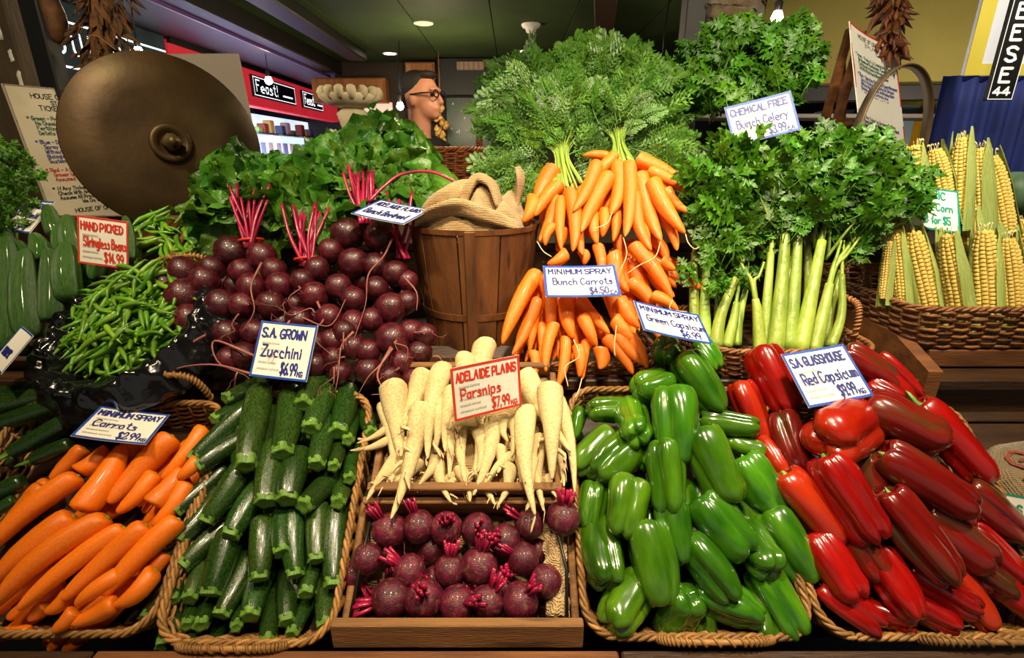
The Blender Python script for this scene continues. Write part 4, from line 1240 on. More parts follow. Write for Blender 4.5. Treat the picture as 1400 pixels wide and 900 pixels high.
m_celleaf = mat('celery_leaf', '#33640e', '#5a901a', 8, .36, .5, 12, rnd=.42, hue=.012, trans=.3)
m_frond = mat('carrot_frond', '#3c6a1a', '#6f9c38', 8, .42, rnd=.42, hue=.012, trans=.3)
m_cstem = mat('carrot_stem', '#6c8c30', '#98b04c', 6, .45, rnd=.2)
m_kernel = mat('corn_kernel', '#f0c648', '#f9e08a', 60, .35, .2, 90, rnd=.06, sss=.15, coat=.2, detail=1)
m_husk = mat('corn_husk', '#a2ba48', '#d2de88', 2, .5, .5, 12, rnd=.16, stretch=(12, 12, .6), trans=.25)
m_silk = mat('corn_silk', '#d8c878', '#ece0a0', 20, .5)
m_band = mat('red_rubber_band', '#c8302c', rough=.45)


# ------------------------------------------------------------------ unit shapes (z 0..1, radius 1)
def root_shape(prof, seg=14, bx=.0, by=.0, wob=.04, sd=0.0, aspect=8.0, ridge=0.0):
    v, f = lathe(prof, seg, mod=lambda i, a, z: 1 + ridge * abs(math.cos(3.5 * a)) + wob * noise.noise((math.cos(a) * 1.2 + sd, math.sin(a) * 1.2, z * 5 + sd)) + .012 * math.sin(z * 70 + sd * 9))
    return [(x + bx * aspect * math.sin(math.pi * z * .9) * .25, y + by * aspect * math.sin(math.pi * z) * .25, z) for x, y, z in v], f


CP_ = [(0, .012), (.3, .0), (.62, .008), (.86, .03), (1, .08), (1.0, .2), (.97, .35), (.9, .5), (.82, .65), (.71, .78), (.58, .88), (.44, .95), (.26, .985), (0, 1)]
carrots = [mesh('carrot', *root_shape(CP_, 16, bx, by, .06, s), m_carrot) for s, (bx, by) in enumerate(((.2, .1), (-.25, .1), (.05, -.1), (.3, .25)))]
scar = mesh('crown', *lathe([(0, -.012), (.12, -.012), (.2, .002), (.3, .008), (0, .012)], 10), m_capstem)
BP_ = [(0, .0), (.4, .0), (.75, .012), (.97, .05), (1, .12), (.97, .3), (.88, .5), (.74, .68), (.56, .82), (.38, .92), (.2, .97), (0, 1)]
bcarrots = [mesh('carrot', *root_shape(BP_, 12, bx, by, .1, s + 9), m_carrotb) for s, (bx, by) in enumerate(((.25, .1), (-.3, .1), (.1, -.2), (-.1, .3)))]
ZP = [(0, 0), (.4, .006), (.66, .02), (.85, .055), (.95, .12), (1, .3), (.98, .5), (.92, .68), (.84, .82), (.76, .92), (.72, .955), (.0, .955)]
zucs = []; zends = []
for s, (bx, by) in enumerate(((.1, .05), (-.15, .1), (.02, -.12), (.2, .1))):
    g = lambda i, a, z: (1 + .03 * math.cos(5 * a) * (z > .6)) * (1 + .03 * noise.noise((math.cos(a) + s, math.sin(a), z * 3)))
    sh = lambda vf: ([(x + bx * math.sin(math.pi * z * .9), y + by * math.sin(math.pi * z), z) for x, y, z in vf[0]], vf[1])
    zucs.append(mesh('zucchini_body', *sh(lathe(ZP, 18, mod=g)), m_zuc))
    zends.append(mesh('stem_end', *sh(lathe([(.765, .915), (.735, .95), (.66, .975), (.70, 1.0), (.64, 1.012), (.40, 1.004), (.16, .998), (0, .998)], 20,
                                            mod=lambda i, a, z: 1 + (.16 if i > 1 else .07) * math.cos(5 * a + .4 * i))), m_zucend))
cucs = [mesh('cucumber', *root_shape([(0, 0), (.35, .006), (.62, .02), (.85, .06), (.97, .13), (1, .3), (.98, .5), (.91, .64), (.79, .76), (.65, .86), (.52, .93), (.37, .975), (.18, .992), (.14, 1.0), (0, 1.0)], 42, b, .1, .06, s + 20, ridge=.09), m_cuc) for s, b in enumerate((.1, -.12, .02))]
PP = [(0, .03), (.25, .012), (.5, .0), (.78, .008), (.97, .05), (1, .10), (.95, .2), (.8, .34), (.62, .5), (.46, .66), (.33, .8), (.22, .92), (.12, .98), (0, 1)]
parsnips = [mesh('parsnip', *root_shape(PP, 14, bx, by, .09, s + 31), m_parsnip) for s, (bx, by) in enumerate(((.3, .1), (-.35, .15), (.1, -.2), (-.12, .3)))]
pcrown = mesh('crown', *lathe([(0, .0), (.22, -.006), (.34, .0), (.42, .012), (0, .03)], 12), m_cream_root)
beets = [mesh('beetroot_body', *lathe([(0, -1.15), (.07, -1.1), (.2, -.99), (.45, -.87), (.74, -.64), (.95, -.28), (1, .08), (.92, .42), (.72, .7), (.46, .87), (.26, .95), (0, .97)], 20,
                                 mod=lambda i, a, z: 1 + .07 * noise.noise((math.cos(a) + s * 3, math.sin(a), z * 1.5))), m_beet) for s in range(4)]
beetsl = []
for b_ in beets:
    c = b_.copy(); c.materials.clear(); c.materials.append(m_beetl); beetsl.append(c)


def tail_mesh(sd, L=3.2):
    rs = random.Random(sd)
    pts = [(0, 0, -1.05), (rs.uniform(-.2, .2), rs.uniform(-.2, .2), -1.5)]
    x = y = 0
    for k in range(4):
        x += rs.uniform(-.55, .55); y += rs.uniform(-.45, .45); pts.append((x, y, -1.5 - L * (k + 1) / 4))
    p = catmull(pts, 5); n = len(p)
    mb = MB(); mb.add(sweep(p, [max(.014, .085 * (1 - i / n) ** 2.4 + .010) for i in range(n)], 6))
    for k in range(3):
        i0 = rs.randint(6, n - 6); q = [p[i0]]
        for j in range(4): q.append(q[-1] + Vector((rs.uniform(-.3, .3), rs.uniform(-.3, .3), -rs.uniform(.05, .35))))
        mb.add(sweep(catmull(q, 3), .014, 4))
    return mb.me('tail_root', m_beetroot)
tails = [tail_mesh(i, (2.2, 3.2, 4.2, 3.0, 5.0, 2.6)[i]) for i in range(6)]


# capsicums
def capsicum(sd, lobes=4, taper=.82, long=1.0, depthv=.17, twist=.25):
    rs = random.Random(sd); ph = rs.uniform(0, 6.28); am = [rs.uniform(.82, 1.12) for _ in range(lobes)]
    prof = [(0, .10), (.16, .085), (.30, .05), (.46, .012), (.64, .0), (.82, .03), (.94, .10), (1.0, .22), (.99, .38), (.95, .54), (.90, .68), (taper, .80), (taper * .88, .89), (taper * .70, .96), (taper * .48, .985), (taper * .26, .96), (taper * .1, .925), (0, .915)]
    n = len(prof); seg = 44; v = []; f = []; rings = []
    bx, by = rs.uniform(-.15, .15), rs.uniform(-.15, .15)
    for i, (r, z) in enumerate(prof):
        ring = []
        t = i / (n - 1)
        for j in range(1 if r == 0 else seg):
            a = 2 * math.pi * j / seg
            w = (a + ph + twist * z + .25 * math.sin(2 * a + sd)) / (2 * math.pi) * lobes; k = int(w) % lobes; u = w - int(w)
            lob = abs(math.sin(math.pi * u)) ** .62                       # 0 in the valley, 1 on the lobe
            dv = depthv * (.55 + .7 * t)
            am_ = am[k] * math.sin(math.pi * u) ** 2 + (1 - math.sin(math.pi * u) ** 2) * .96
            rr = r * (1 - dv * (1 - lob)) * (1 + (am_ - 1) * min(1, 2 * t))
            zz = z
            if t > .6: zz = z - (1 - lob) * .2 * (t - .6) / .4 * (r / .5 if r < .5 else 1) + (am[k] - 1) * .18 * (t - .6) / .4 * lob * min(1, r * 3)
            if t < .35 and r > .3: zz = z - .035 * lob * (1 - abs(t - .2) / .2 if abs(t - .2) < .2 else 0)
            rr *= 1 + .10 * noise.noise((math.cos(a) * 1.1 + sd, math.sin(a) * 1.1, z * 2.2)) + .03 * noise.noise((math.cos(a) * 3 + sd, math.sin(a) * 3, z * 6))
            ring.append(len(v)); v.append((rr * math.cos(a) + bx * z, rr * math.sin(a) + by * z, zz))
        rings.append(ring)
    for A, B_ in zip(rings, rings[1:]):
        for j in range(seg):
            k = (j + 1) % seg
            if len(A) == 1: f.append((A[0], B_[k], B_[j]))
            elif len(B_) == 1: f.append((A[j], A[k], B_[0]))
            else: f.append((A[j], A[k], B_[k], B_[j]))
    f = [q[::-1] for q in f]
    return v, f


def recol(me, m):
    c = me.copy(); c.materials.clear(); c.materials.append(m); return c


gcaps = [mesh('capsicum_body', *capsicum(s, l, t, 1, d), m_gcap) for s, (l, t, d) in enumerate(((4, .88, .30), (3, .80, .30), (4, .78, .32), (3, .9, .34), (4, .94, .28), (3, .7, .28)))]
rcaps = [mesh('capsicum_body', *capsicum(s + 10, l, t, 1, d), m_rcap) for s, (l, t, d) in enumerate(((3, .88, .32), (4, .92, .3), (3, .8, .34), (4, .86, .34), (3, .94, .28)))]
rcapsb = [recol(m, m_rcapb) for m in rcaps]; rcapso = [recol(m, m_rcapo) for m in rcaps]
cap_stem = mesh('stem', *sweep(catmull([(0, 0, .09), (.0, .02, .03), (.03, .05, -.02), (.1, .09, -.07)], 4), [.34, .26, .17, .13, .11, .10, .10, .10, .10, .11, .11, .13, .15], 10, mod=lambda t, a: 1 + .12 * math.cos(5 * a) * (1 - t)), m_capstem)

cap_stub = mesh('stem', *sweep([(0, 0, .10), (0, .01, .05), (.02, .02, .01)], [.3, .16, .13], 10, mod=lambda t, a: 1 + .12 * math.cos(5 * a) * (1 - t)), m_capstem)

# bean: slender pod, slightly bent
def bean(sd):
    rs = random.Random(sd); b = rs.uniform(-.16, .16); c = rs.uniform(-.06, .06)
    pts = [(b * math.sin(math.pi * t), c * math.sin(2 * math.pi * t), t) for t in [i / 9 for i in range(10)]]
    R = [.008, .03, .046, .051, .054, .052, .05, .043, .022, .005]
    R = [x * (1 + .1 * math.sin(i * 2.3 + sd)) for i, x in enumerate(R)]
    return mesh('green_bean', *sweep(pts, R, 7), m_bean)
beans = [bean(s) for s in range(7)]


# ------------------------------------------------------------------ front carrots
S1 = 2.37
CAR = [(150, 345, 0, 500, 82), (255, 310, -40, 560, 78), (240, 440, -30, 660, 92), (350, 445, -20, 740, 84), (402, 478, 60, 750, 70), (475, 470, 195, 715, 78), (580, 450, 330, 700, 78), (505, 615, 372, 730, 66),
       (395, 625, 245, 727, 58), (375, 722, 226, 786, 62), (245, 745, 172, 818, 52), (150, 730, 92, 782, 44), (225, 690, 145, 752, 52), (560, 180, 348, 400, 82), (265, 425, 400, 210, 90), (255, 300, 345, 215, 66), (275, 220, 165, 325, 60),
       (505, 300, 380, 432, 58), (495, 405, 590, 285, 74), (662, 150, 520, 320, 52), (645, 255, 575, 318, 48), (610, 330, 495, 475, 60), (485, 345, 445, 410, 42), (95, 560, -30, 640, 60), (95, 815, -20, 825, 44), (430, 200, 330, 330, 60), (540, 560, 440, 690, 50)]
cc = [((a + c) / 2 / S1, 520 + (b + d) / 2 / S1) for a, b, c, d, w in CAR]
labs = row_labels(cc, 7, 'thick washed orange carrot in wicker basket, {place}')
for i, (a, b, c, d, w) in enumerate(CAR):
    p = (a / S1, 520 + b / S1); q = (c / S1, 520 + d / S1); wp = w / S1
    dn = .012 + .02 * gauss((p[0] + q[0]) / 2, (p[1] + q[1]) / 2, 110, 720, 160, 130)
    deep = {1: -.004, 23: -.03, 24: -.02, 25: -.03, 26: -.03, 12: -.016, 11: -.02, 15: -.012, 16: -.02, 22: -.02, 17: -.01, 21: -.012, 20: .01}.get(i, 0)
    P = F.hit(*p, dn + deep); Q = F.hit(*q, dn + deep - .004)
    W = wp * depth_of((P + Q) / 2) / FPX
    r = thing('carrot', labs[i], 'carrot', axis_m(P, Q, W, random.uniform(0, 6)), 'thick carrots in the front basket')
    ob('root', carrots[i % 4], r)
    ob('crown', scar, r)

rs = random.Random(17)
BUR = []
for i in range(22):
    px, py = rs.uniform(20, 250), rs.uniform(610, 850)
    BUR.append((px - 60 if px > 285 - (py - 585) * .33 else px, py))
blab = row_labels(BUR, 6, 'half-hidden thick carrot under the top ones, {place}')
for i, (px, py) in enumerate(BUR):
    P = F.hit(px + 45, py - 42, -.026); Q = F.hit(px - 45, py + 42, -.026)
    r = thing('carrot', blab[i], 'carrot', axis_m(P, Q, .034, rs.uniform(0, 6)), 'buried carrots')
    ob('root', carrots[i % 4], r)

# ------------------------------------------------------------------ zucchini
S2 = 1.956
ZUC = [(348, 172, 305, 388, 78), (430, 178, 400, 355, 76), (512, 100, 458, 225, 66), (525, 165, 475, 288, 66), (580, 175, 550, 298, 68), (345, 150, 250, 205, 46), (300, 210, 217, 262, 42), (330, 215, 163, 370, 54), (310, 285, 176, 390, 54), (225, 392, 116, 508, 54),
       (300, 380, 198, 535, 64), (388, 320, 360, 484, 76), (452, 342, 415, 480, 78), (535, 255, 495, 385, 62), (548, 310, 540, 390, 46), (592, 250, 580, 320, 46), (612, 222, 640, 300, 48), (592, 340, 582, 422, 46), (545, 400, 458, 495, 66), (575, 425, 553, 487, 56),
       (340, 420, 263, 575, 68), (225, 450, 126, 585, 60), (235, 545, 136, 655, 56), (140, 582, 55, 665, 54), (270, 550, 213, 730, 80), (350, 520, 340, 690, 68), (400, 470, 405, 620, 68), (435, 500, 440, 680, 62), (500, 482, 495, 640, 62), (552, 485, 540, 706, 66),
       (485, 630, 465, 730, 52), (505, 685, 516, 816, 62), (410, 680, 415, 806, 58), (345, 680, 318, 790, 68), (305, 630, 238, 786, 62), (195, 640, 155, 745, 58), (135, 650, 110, 748, 46), (120, 672, 36, 798, 62), (120, 742, 83, 870, 56), (160, 735, 144, 815, 48), (208, 735, 184, 815, 56), (288, 765, 280, 820, 44), (366, 760, 362, 860, 58), (468, 750, 428, 840, 48), (222, 838, 222, 890, 54), (160, 822, 160, 874, 44)]
cc = [(180 + (a + c) / 2 / S2, 440 + (b + d) / 2 / S2) for a, b, c, d, w in ZUC]
labs = row_labels(cc, 6, 'dark green zucchini in the pile, {place}')
for i, (a, b, c, d, w) in enumerate(ZUC):
    p = (180 + a / S2, 440 + b / S2); q = (180 + c / S2, 440 + d / S2); wp = w / S2
    nn = lambda x, y: -.028 + .075 * gauss(x, y, 365, 610, 130, 190)
    P = F.hit(*p, nn(*p) - .022); Q = F.hit(*q, nn(*q) + .012)
    if (Q - P).length < .10: P = Q + (P - Q).normalized() * .10 - F.n * .02
    W = wp * depth_of(Q) / FPX
    r = thing('zucchini', labs[i], 'zucchini', axis_m(P, Q, W * 1.03, random.uniform(0, 6)), 'zucchini heaped in the front basket')
    ob('zucchini_body', zucs[i % 4], r); ob('stem_end', zends[i % 4], r)
# darker ones under the heap, seen in the gaps
rs = random.Random(5)
BUR = []
for i in range(26):
    px = rs.uniform(255, 470); py = rs.uniform(560, 830)
    BUR.append((px + 60 if px < 330 - (py - 560) * .3 else px, py))
blab = row_labels(BUR, 6, 'half-buried dark zucchini under the top ones, {place}')
for i, (px, py) in enumerate(BUR):
    P = F.hit(px + rs.uniform(0, 14), py - 62, -.052 + .05 * gauss(px, py, 365, 610, 130, 190)); Q = F.hit(px, py, -.040 + .055 * gauss(px, py, 365, 610, 130, 190))
    r = thing('zucchini', blab[i], 'zucchini', axis_m(P, Q, .036, rs.uniform(0, 6)), 'buried zucchini')
    ob('zucchini_body', zucs[i % 4], r); ob('stem_end', zends[i % 4], r)

# ------------------------------------------------------------------ parsnips
PAR = [(195, 150, 220, 345, 80), (278, 118, 203, 285, 62), (332, 100, 290, 355, 62), (272, 205, 186, 520, 62), (390, 72, 372, 275, 58), (448, 35, 440, 240, 66), (555, 120, 680, 335, 66), (622, 155, 632, 415, 74), (560, 215, 588, 512, 62), (168, 205, 186, 425, 44),
       (188, 265, 96, 312, 24), (188, 300, 76, 332, 26), (268, 295, 126, 474, 52), (338, 215, 348, 412, 44), (378, 250, 400, 440, 44), (420, 260, 426, 392, 40), (468, 245, 408, 455, 52), (500, 240, 514, 308, 40), (528, 240, 520, 350, 44), (528, 310, 542, 432, 40),
       (514, 370, 478, 482, 40), (440, 390, 474, 480, 36), (316, 362, 354, 474, 40), (316, 350, 262, 432, 36), (596, 290, 612, 500, 46), (640, 180, 688, 452, 44), (618, 400, 644, 462, 26), (372, 380, 404, 474, 40), (486, 320, 480, 392, 36), (524, 345, 456, 416, 34),
       (265, 360, 228, 422, 42), (255, 375, 128, 438, 44), (360, 160, 342, 335, 50), (640, 210, 660, 430, 44), (420, 250, 345, 275, 34), (300, 150, 310, 340, 56), (590, 330, 575, 440, 40), (230, 400, 170, 400, 36), (395, 250, 372, 330, 36), (440, 290, 400, 420, 40), (350, 400, 380, 440, 34)]
TOPN = {0, 1, 2, 3, 6, 7, 8, 34, 5, 4, 32}
cc = [(440 + (a + c) / 4, 450 + (b + d) / 4) for a, b, c, d, w in PAR]
labs = row_labels(cc, 8, 'cream parsnip in the hessian-lined crate, {place}')
for i, (a, b, c, d, w) in enumerate(PAR):
    p = (440 + a / 2, 450 + b / 2); q = (440 + c / 2, 450 + d / 2)
    nn = .048 if i in TOPN else .03
    nb = -.01 if p[1] < 520 else 0
    P = F.hit(*p, nn + nb); Q = F.hit(*q, nn + .012)
    W = w / 2 * depth_of(P) / FPX
    r = thing('parsnip', labs[i], 'parsnip', axis_m(P, Q, W, random.uniform(0, 6)), 'parsnips heaped in the crate')
    ob('root', parsnips[i % 4], r); ob('crown', pcrown, r)
    L = (Q - P).length; rr_ = W / 2
    mb = MB()
    rs = random.Random(i)
    for k in range(3):
        z = rs.uniform(.55, .98); a0 = rs.uniform(0, 6.28); pr = .4 * (1 - z) + .1
        x, y = pr * math.cos(a0), pr * math.sin(a0)
        mb.add(sweep(catmull([(x, y, z), (x * 2.5, y * 2.5, z + .04), (x * 4, y * 4 + .3, z + .06 + rs.uniform(0, .1))], 3), .03, 4))
    ob('root_hairs', mb.me('root_hairs', m_cream_root), r)

# ------------------------------------------------------------------ loose beetroots in the crate: x, y, radius, stem towards x, y
LB = [(185, 550, 43, 150, 500), (265, 540, 41, 242, 478), (340, 545, 41, 345, 520), (425, 548, 41, 430, 530), (500, 578, 40, 480, 560), (566, 535, 37, 492, 488), (660, 518, 43, 664, 465), (125, 628, 39, 118, 600), (240, 662, 41, 178, 612), (350, 660, 39, 352, 598),
      (430, 648, 46, 440, 560), (552, 628, 40, 488, 586), (190, 738, 50, 95, 756), (280, 738, 49, 282, 708), (370, 752, 46, 405, 735), (452, 748, 43, 486, 680), (542, 745, 46, 566, 700), (612, 690, 41, 640, 660), (90, 670, 36, 120, 705), (300, 600, 38, 280, 620), (622, 748, 32, 600, 760), (592, 606, 28, 600, 590),
      (180, 610, 36, 186, 650), (310, 690, 36, 300, 670), (400, 700, 38, 410, 690), (490, 700, 38, 500, 660), (150, 770, 34, 100, 780)]
cc = [(440 + a / 2, 450 + b / 2) for a, b, *_ in LB]
labs = row_labels(cc, 6, 'loose trimmed beetroot in the wooden crate, {place}')
stub_v = []
for s in range(3):
    mb = MB(); rs = random.Random(s)
    for k in range(11):
        a = rs.uniform(0, 6.28); rr_ = rs.uniform(.03, .26); sp_ = rs.uniform(1.2, 1.9); l = rs.uniform(.65, 1.15)
        mb.add(sweep([(rr_ * math.cos(a), rr_ * math.sin(a), .8), (rr_ * sp_ * math.cos(a), rr_ * sp_ * math.sin(a), .9 + l * .5), (rr_ * sp_ * 1.25 * math.cos(a), rr_ * sp_ * 1.25 * math.sin(a), .9 + l)], [.12, .10, .115], 7, flat=.75))
    stub_v.append(mb.me('stem_stubs', m_beetstem))
for i, (a, b, R, sx, sy) in enumerate(LB):
    px, py = 440 + a / 2, 450 + b / 2
    low = -.034 if i >= 18 else 0
    P = F.hit(px, py, .008 + low + (.015 if i == 6 else 0)); D = depth_of(P); rad = R / 2 * D / FPX * 1.1
    dx, dy = (sx - a) / R, (sy - b) / R
    l = math.hypot(dx, dy); tow = max(.15, 1.3 - l * .75)
    ax = (RIGHT * dx + DOWN * dy - FWD * tow).normalized()
    r = thing('loose_beetroot', labs[i], 'beetroot', look_m(P, ax, rv(1), rad), 'loose beetroots in the crate')
    ob('beetroot_body', beetsl[i % 4], r)
    if i not in (7, 17, 20, 21): ob('stem_stubs', stub_v[i % 3], r)
    ob('tail_root', tails[i % 2], r, Matrix.Diagonal((1, 1, .7, 1)) @ TR(0, 0, -.2))

# ------------------------------------------------------------------ capsicums: x, y, length, width, direction of the blossom end (0 right, 90 down), tilt towards the viewer
def place_caps(rows, zoom, bodies, fmt, nfun, group, per_row, sc=1.0):
    cc = [(zoom[0] + r_[0] / 2, zoom[1] + r_[1] / 2) for r_ in rows]
    labs = row_labels(cc, per_row, fmt)
    for i, (a, b, L, W, ang, tilt, kind, lift) in enumerate(rows):
        px, py = cc[i]
        C = F.hit(px, py, nfun(px, py) + lift); D = depth_of(C)
        k = D / FPX / 2 * sc
        th = math.radians(ang); ti = math.radians(tilt)
        vd = (EYE - C).normalized()
        ax = ((RIGHT * math.cos(th) + DOWN * math.sin(th)) * math.cos(ti) + vd * math.sin(ti)).normalized()
        Ln = L * k / max(.6, math.cos(ti)); Wn = W * k
        P = C - ax * Ln / 2
        ax = (ax * Ln + F.n * .016).normalized(); P = P - F.n * .008
        me, desc = bodies[kind]
        M = axis_m(P, P + ax * Ln, Wn * 1.04, random.uniform(0, 6.28))
        r = thing('capsicum', labs[i].replace('@', desc), 'capsicum', M, group)
        me = me[i % len(me)]
        ob('capsicum_body', me, r)
        ob('stem', cap_stem if (kind, i) in (('g', 0), ('g', 22), ('g', 23), ('g', 2), ('r', 10), ('b', 14)) else cap_stub, r)
GC = [(305, 68, 95, 95, 240, 55, 'g', .0), (396, 150, 175, 112, 62, 15, 'g', .008), (250, 155, 105, 112, 170, 20, 'g', 0), (140, 217, 120, 80, 180, 10, 'g', -.01), (210, 257, 105, 108, 80, 60, 'g', .004), (331, 262, 200, 122, 88, 15, 'g', .02), (480, 262, 150, 78, 12, 10, 'g', -.01), (100, 335, 150, 96, 135, 10, 'g', 0),
      (162, 365, 150, 128, 140, 25, 'g', -.008), (306, 405, 190, 112, 88, 15, 'g', .012), (440, 375, 205, 130, 68, 15, 'g', .02), (560, 427, 165, 112, 60, 15, 'g', .0), (95, 485, 120, 82, 100, 20, 'g', -.006), (190, 490, 155, 128, 105, 20, 'g', .01), (332, 555, 160, 106, 82, 20, 'g', .004), (465, 538, 175, 128, 52, 20, 'g', .012),
      (548, 610, 130, 120, 60, 45, 'g', 0), (640, 590, 195, 118, 62, 15, 'g', .0), (125, 620, 145, 132, 80, 40, 'g', .0), (268, 640, 205, 134, 80, 18, 'g', .01), (420, 662, 170, 128, 58, 25, 'g', .006), (182, 748, 150, 128, 125, 30, 'g', .0), (335, 758, 135, 130, 300, 25, 'g', -.006), (480, 755, 165, 118, 30, 20, 'g', 0), (612, 745, 180, 118, 62, 20, 'g', .0),
      (50, 262, 90, 66, 100, 20, 'g', -.02), (420, 72, 90, 76, 60, 15, 'g', -.012), (522, 320, 100, 66, 20, 15, 'g', -.022), (560, 795, 110, 84, 80, 30, 'g', -.012), (390, 480, 120, 90, 90, 20, 'g', -.035), (250, 560, 120, 96, 95, 20, 'g', -.035), (540, 500, 120, 96, 80, 20, 'g', -.035), (110, 560, 120, 90, 90, 20, 'g', -.03), (400, 780, 110, 90, 90, 20, 'g', -.03), (250, 330, 120, 100, 90, 20, 'g', -.035)]
place_caps(GC, (760, 450), {'g': (gcaps, '')}, 'glossy green capsicum in wicker basket, {place}', lambda x, y: -.012 + .07 * gauss(x, y, 940, 600, 150, 190), 'green capsicums heaped in the basket', 6)
RC = [(152, 142, 190, 114, 72, 12, 'r', .01), (95, 232, 180, 84, 72, 10, 'o', 0), (206, 312, 160, 96, 75, 20, 'b', .0), (150, 362, 100, 96, 60, 35, 'o', -.01), (336, 285, 175, 160, 145, 40, 'o', .022), (260, 492, 220, 118, 55, 12, 'o', .008), (366, 462, 235, 128, 60, 15, 'r', .02), (425, 107, 160, 84, 35, 10, 'b', .008), (492, 132, 140, 72, 55, 15, 'r', 0),
      (515, 265, 200, 126, 32, 18, 'b', .022), (645, 308, 250, 112, 52, 10, 'r', .0), (578, 418, 245, 128, 36, 15, 'b', .022), (758, 498, 175, 106, 45, 12, 'b', -.002), (550, 568, 255, 130, 58, 15, 'b', .02), (658, 570, 190, 108, 42, 15, 'b', .004), (415, 612, 135, 98, 60, 25, 'b', .0), (325, 652, 165, 124, 60, 25, 'r', .004), (486, 702, 160, 120, 62, 30, 'r', .006),
      (372, 760, 160, 92, 40, 20, 'r', .0), (480, 788, 110, 70, 20, 30, 'r', -.012), (588, 778, 130, 84, 30, 25, 'r', 0), (625, 712, 165, 88, 35, 20, 'r', 0), (702, 742, 140, 92, 55, 25, 'o', 0), (765, 622, 160, 84, 50, 20, 'r', -.006), (745, 675, 130, 90, 40, 20, 'b', -.012), (815, 735, 150, 84, 45, 20, 'r', -.01), (400, 375, 150, 110, 70, 20, 'b', -.022),
      (400, 185, 90, 64, 30, 30, 'r', -.012), (470, 180, 100, 70, 40, 20, 'r', -.012), (300, 590, 120, 90, 70, 20, 'r', -.03), (560, 690, 120, 90, 60, 20, 'r', -.03), (240, 400, 120, 96, 70, 20, 'r', -.035), (440, 500, 130, 100, 60, 20, 'b', -.035), (680, 660, 120, 90, 60, 20, 'r', -.03), (640, 480, 120, 96, 50, 20, 'r', -.03)]
place_caps(RC, (980, 450), {'r': (rcaps, 'shiny red'), 'b': (rcapsb, 'red and brown mottled'), 'o': (rcapso, 'orange red')}, '@ capsicum in wicker basket, {place}', lambda x, y: -.012 + .07 * gauss(x, y, 1210, 600, 160, 190), 'red capsicums heaped in the basket', 6)
# ------------------------------------------------------------------ cucumbers standing at the left
CU = Plane(.99, .95, 58)
Z5 = 2.5714
CUC = [(20, 650, 18, 240, 92), (105, 600, 95, 285, 88), (182, 540, 170, 282, 78), (246, 470, 236, 262, 82), (222, 300, 214, 190, 50), (196, 235, 168, 130, 52), (262, 330, 238, 165, 62), (305, 420, 296, 290, 66), (76, 360, 64, 255, 52), (138, 330, 118, 230, 60), (38, 280, 16, 215, 56), (456, 330, 440, 168, 42), (330, 400, 352, 250, 60), (60, 660, 56, 330, 60)]
labs = row_labels([((a + c) / 2, (b + d) / 2) for a, b, c, d, w in CUC], 7, 'long ridged green cucumber standing on end, {place}')
for i, (a, b, c, d, w) in enumerate(CUC):
    back = 0 if i < 4 else (-.05 if i != 13 else -.03)
    P = CU.hit(a / Z5, 230 + b / Z5, back); Q = CU.hit(c / Z5, 230 + d / Z5, back)
    W = w / Z5 * depth_of((P + Q) / 2) / FPX
    tag(ob('cucumber', cucs[i % 3], None, axis_m(P, Q, W, random.uniform(0, 6))), labs[i], 'cucumber', 'cucumbers standing at the left')
# dark slender zucchini lying at the left edge
DZ = [(180, 35, -60, 95, 66), (205, 75, -70, 170, 60), (238, 118, 25, 240, 62), (232, 205, 100, 262, 54), (80, 325, -40, 385, 62), (50, 385, -30, 430, 44), (90, 170, -20, 200, 50), (120, 30, -60, 50, 60), (250, 80, 120, 130, 54), (60, 250, -30, 280, 46), (300, 35, 150, 70, 50)]
labs = row_labels([((a + c) / 2, (b + d) / 2) for a, b, c, d, w in DZ], 5, 'very dark slender zucchini lying at left edge, {place}')
dzst = mesh('stem', *sweep(catmull([(0, 0, .9), (0, 0, 1.0), (.1, .0, 1.1), (.3, .1, 1.25)], 4), [.5, .45, .4, .35, .3, .26, .24, .22, .21, .2, .2, .2, .22], 8), m_zucend)
for i, (a, b, c, d, w) in enumerate(DZ):
    back = -.03 if i >= 6 else 0
    P = F.hit(a / S1, 520 + b / S1, .0 + back); Q = F.hit(c / S1, 520 + d / S1, .0 + back)
    W = w / S1 * depth_of((P + Q) / 2) / FPX
    r = thing('dark_zucchini', labs[i], 'zucchini', axis_m(P, Q, W, random.uniform(0, 6)), 'dark slender zucchini at the left edge')
    ob('zucchini_body', zucs[i % 4], r); ob('stem', dzst, r)
r = thing('produce_tray', 'dark wooden tray under the dark zucchini at the left edge', 'tray', F.mat(-1.12, .25, -.05))
ob('bottom', mesh('bottom', *box(-.3, .148, -.2, .26, -.02, -.012, .002), m_woodd, False), r)
for b_ in (box(-.3, .148, -.212, -.2, -.02, .03, .002), box(-.3, .148, .26, .272, -.02, .03, .002), box(.148, .16, -.212, .272, -.02, .03, .002)): ob('tray_side', mesh('tray_side', *b_, m_woodd, False), r)

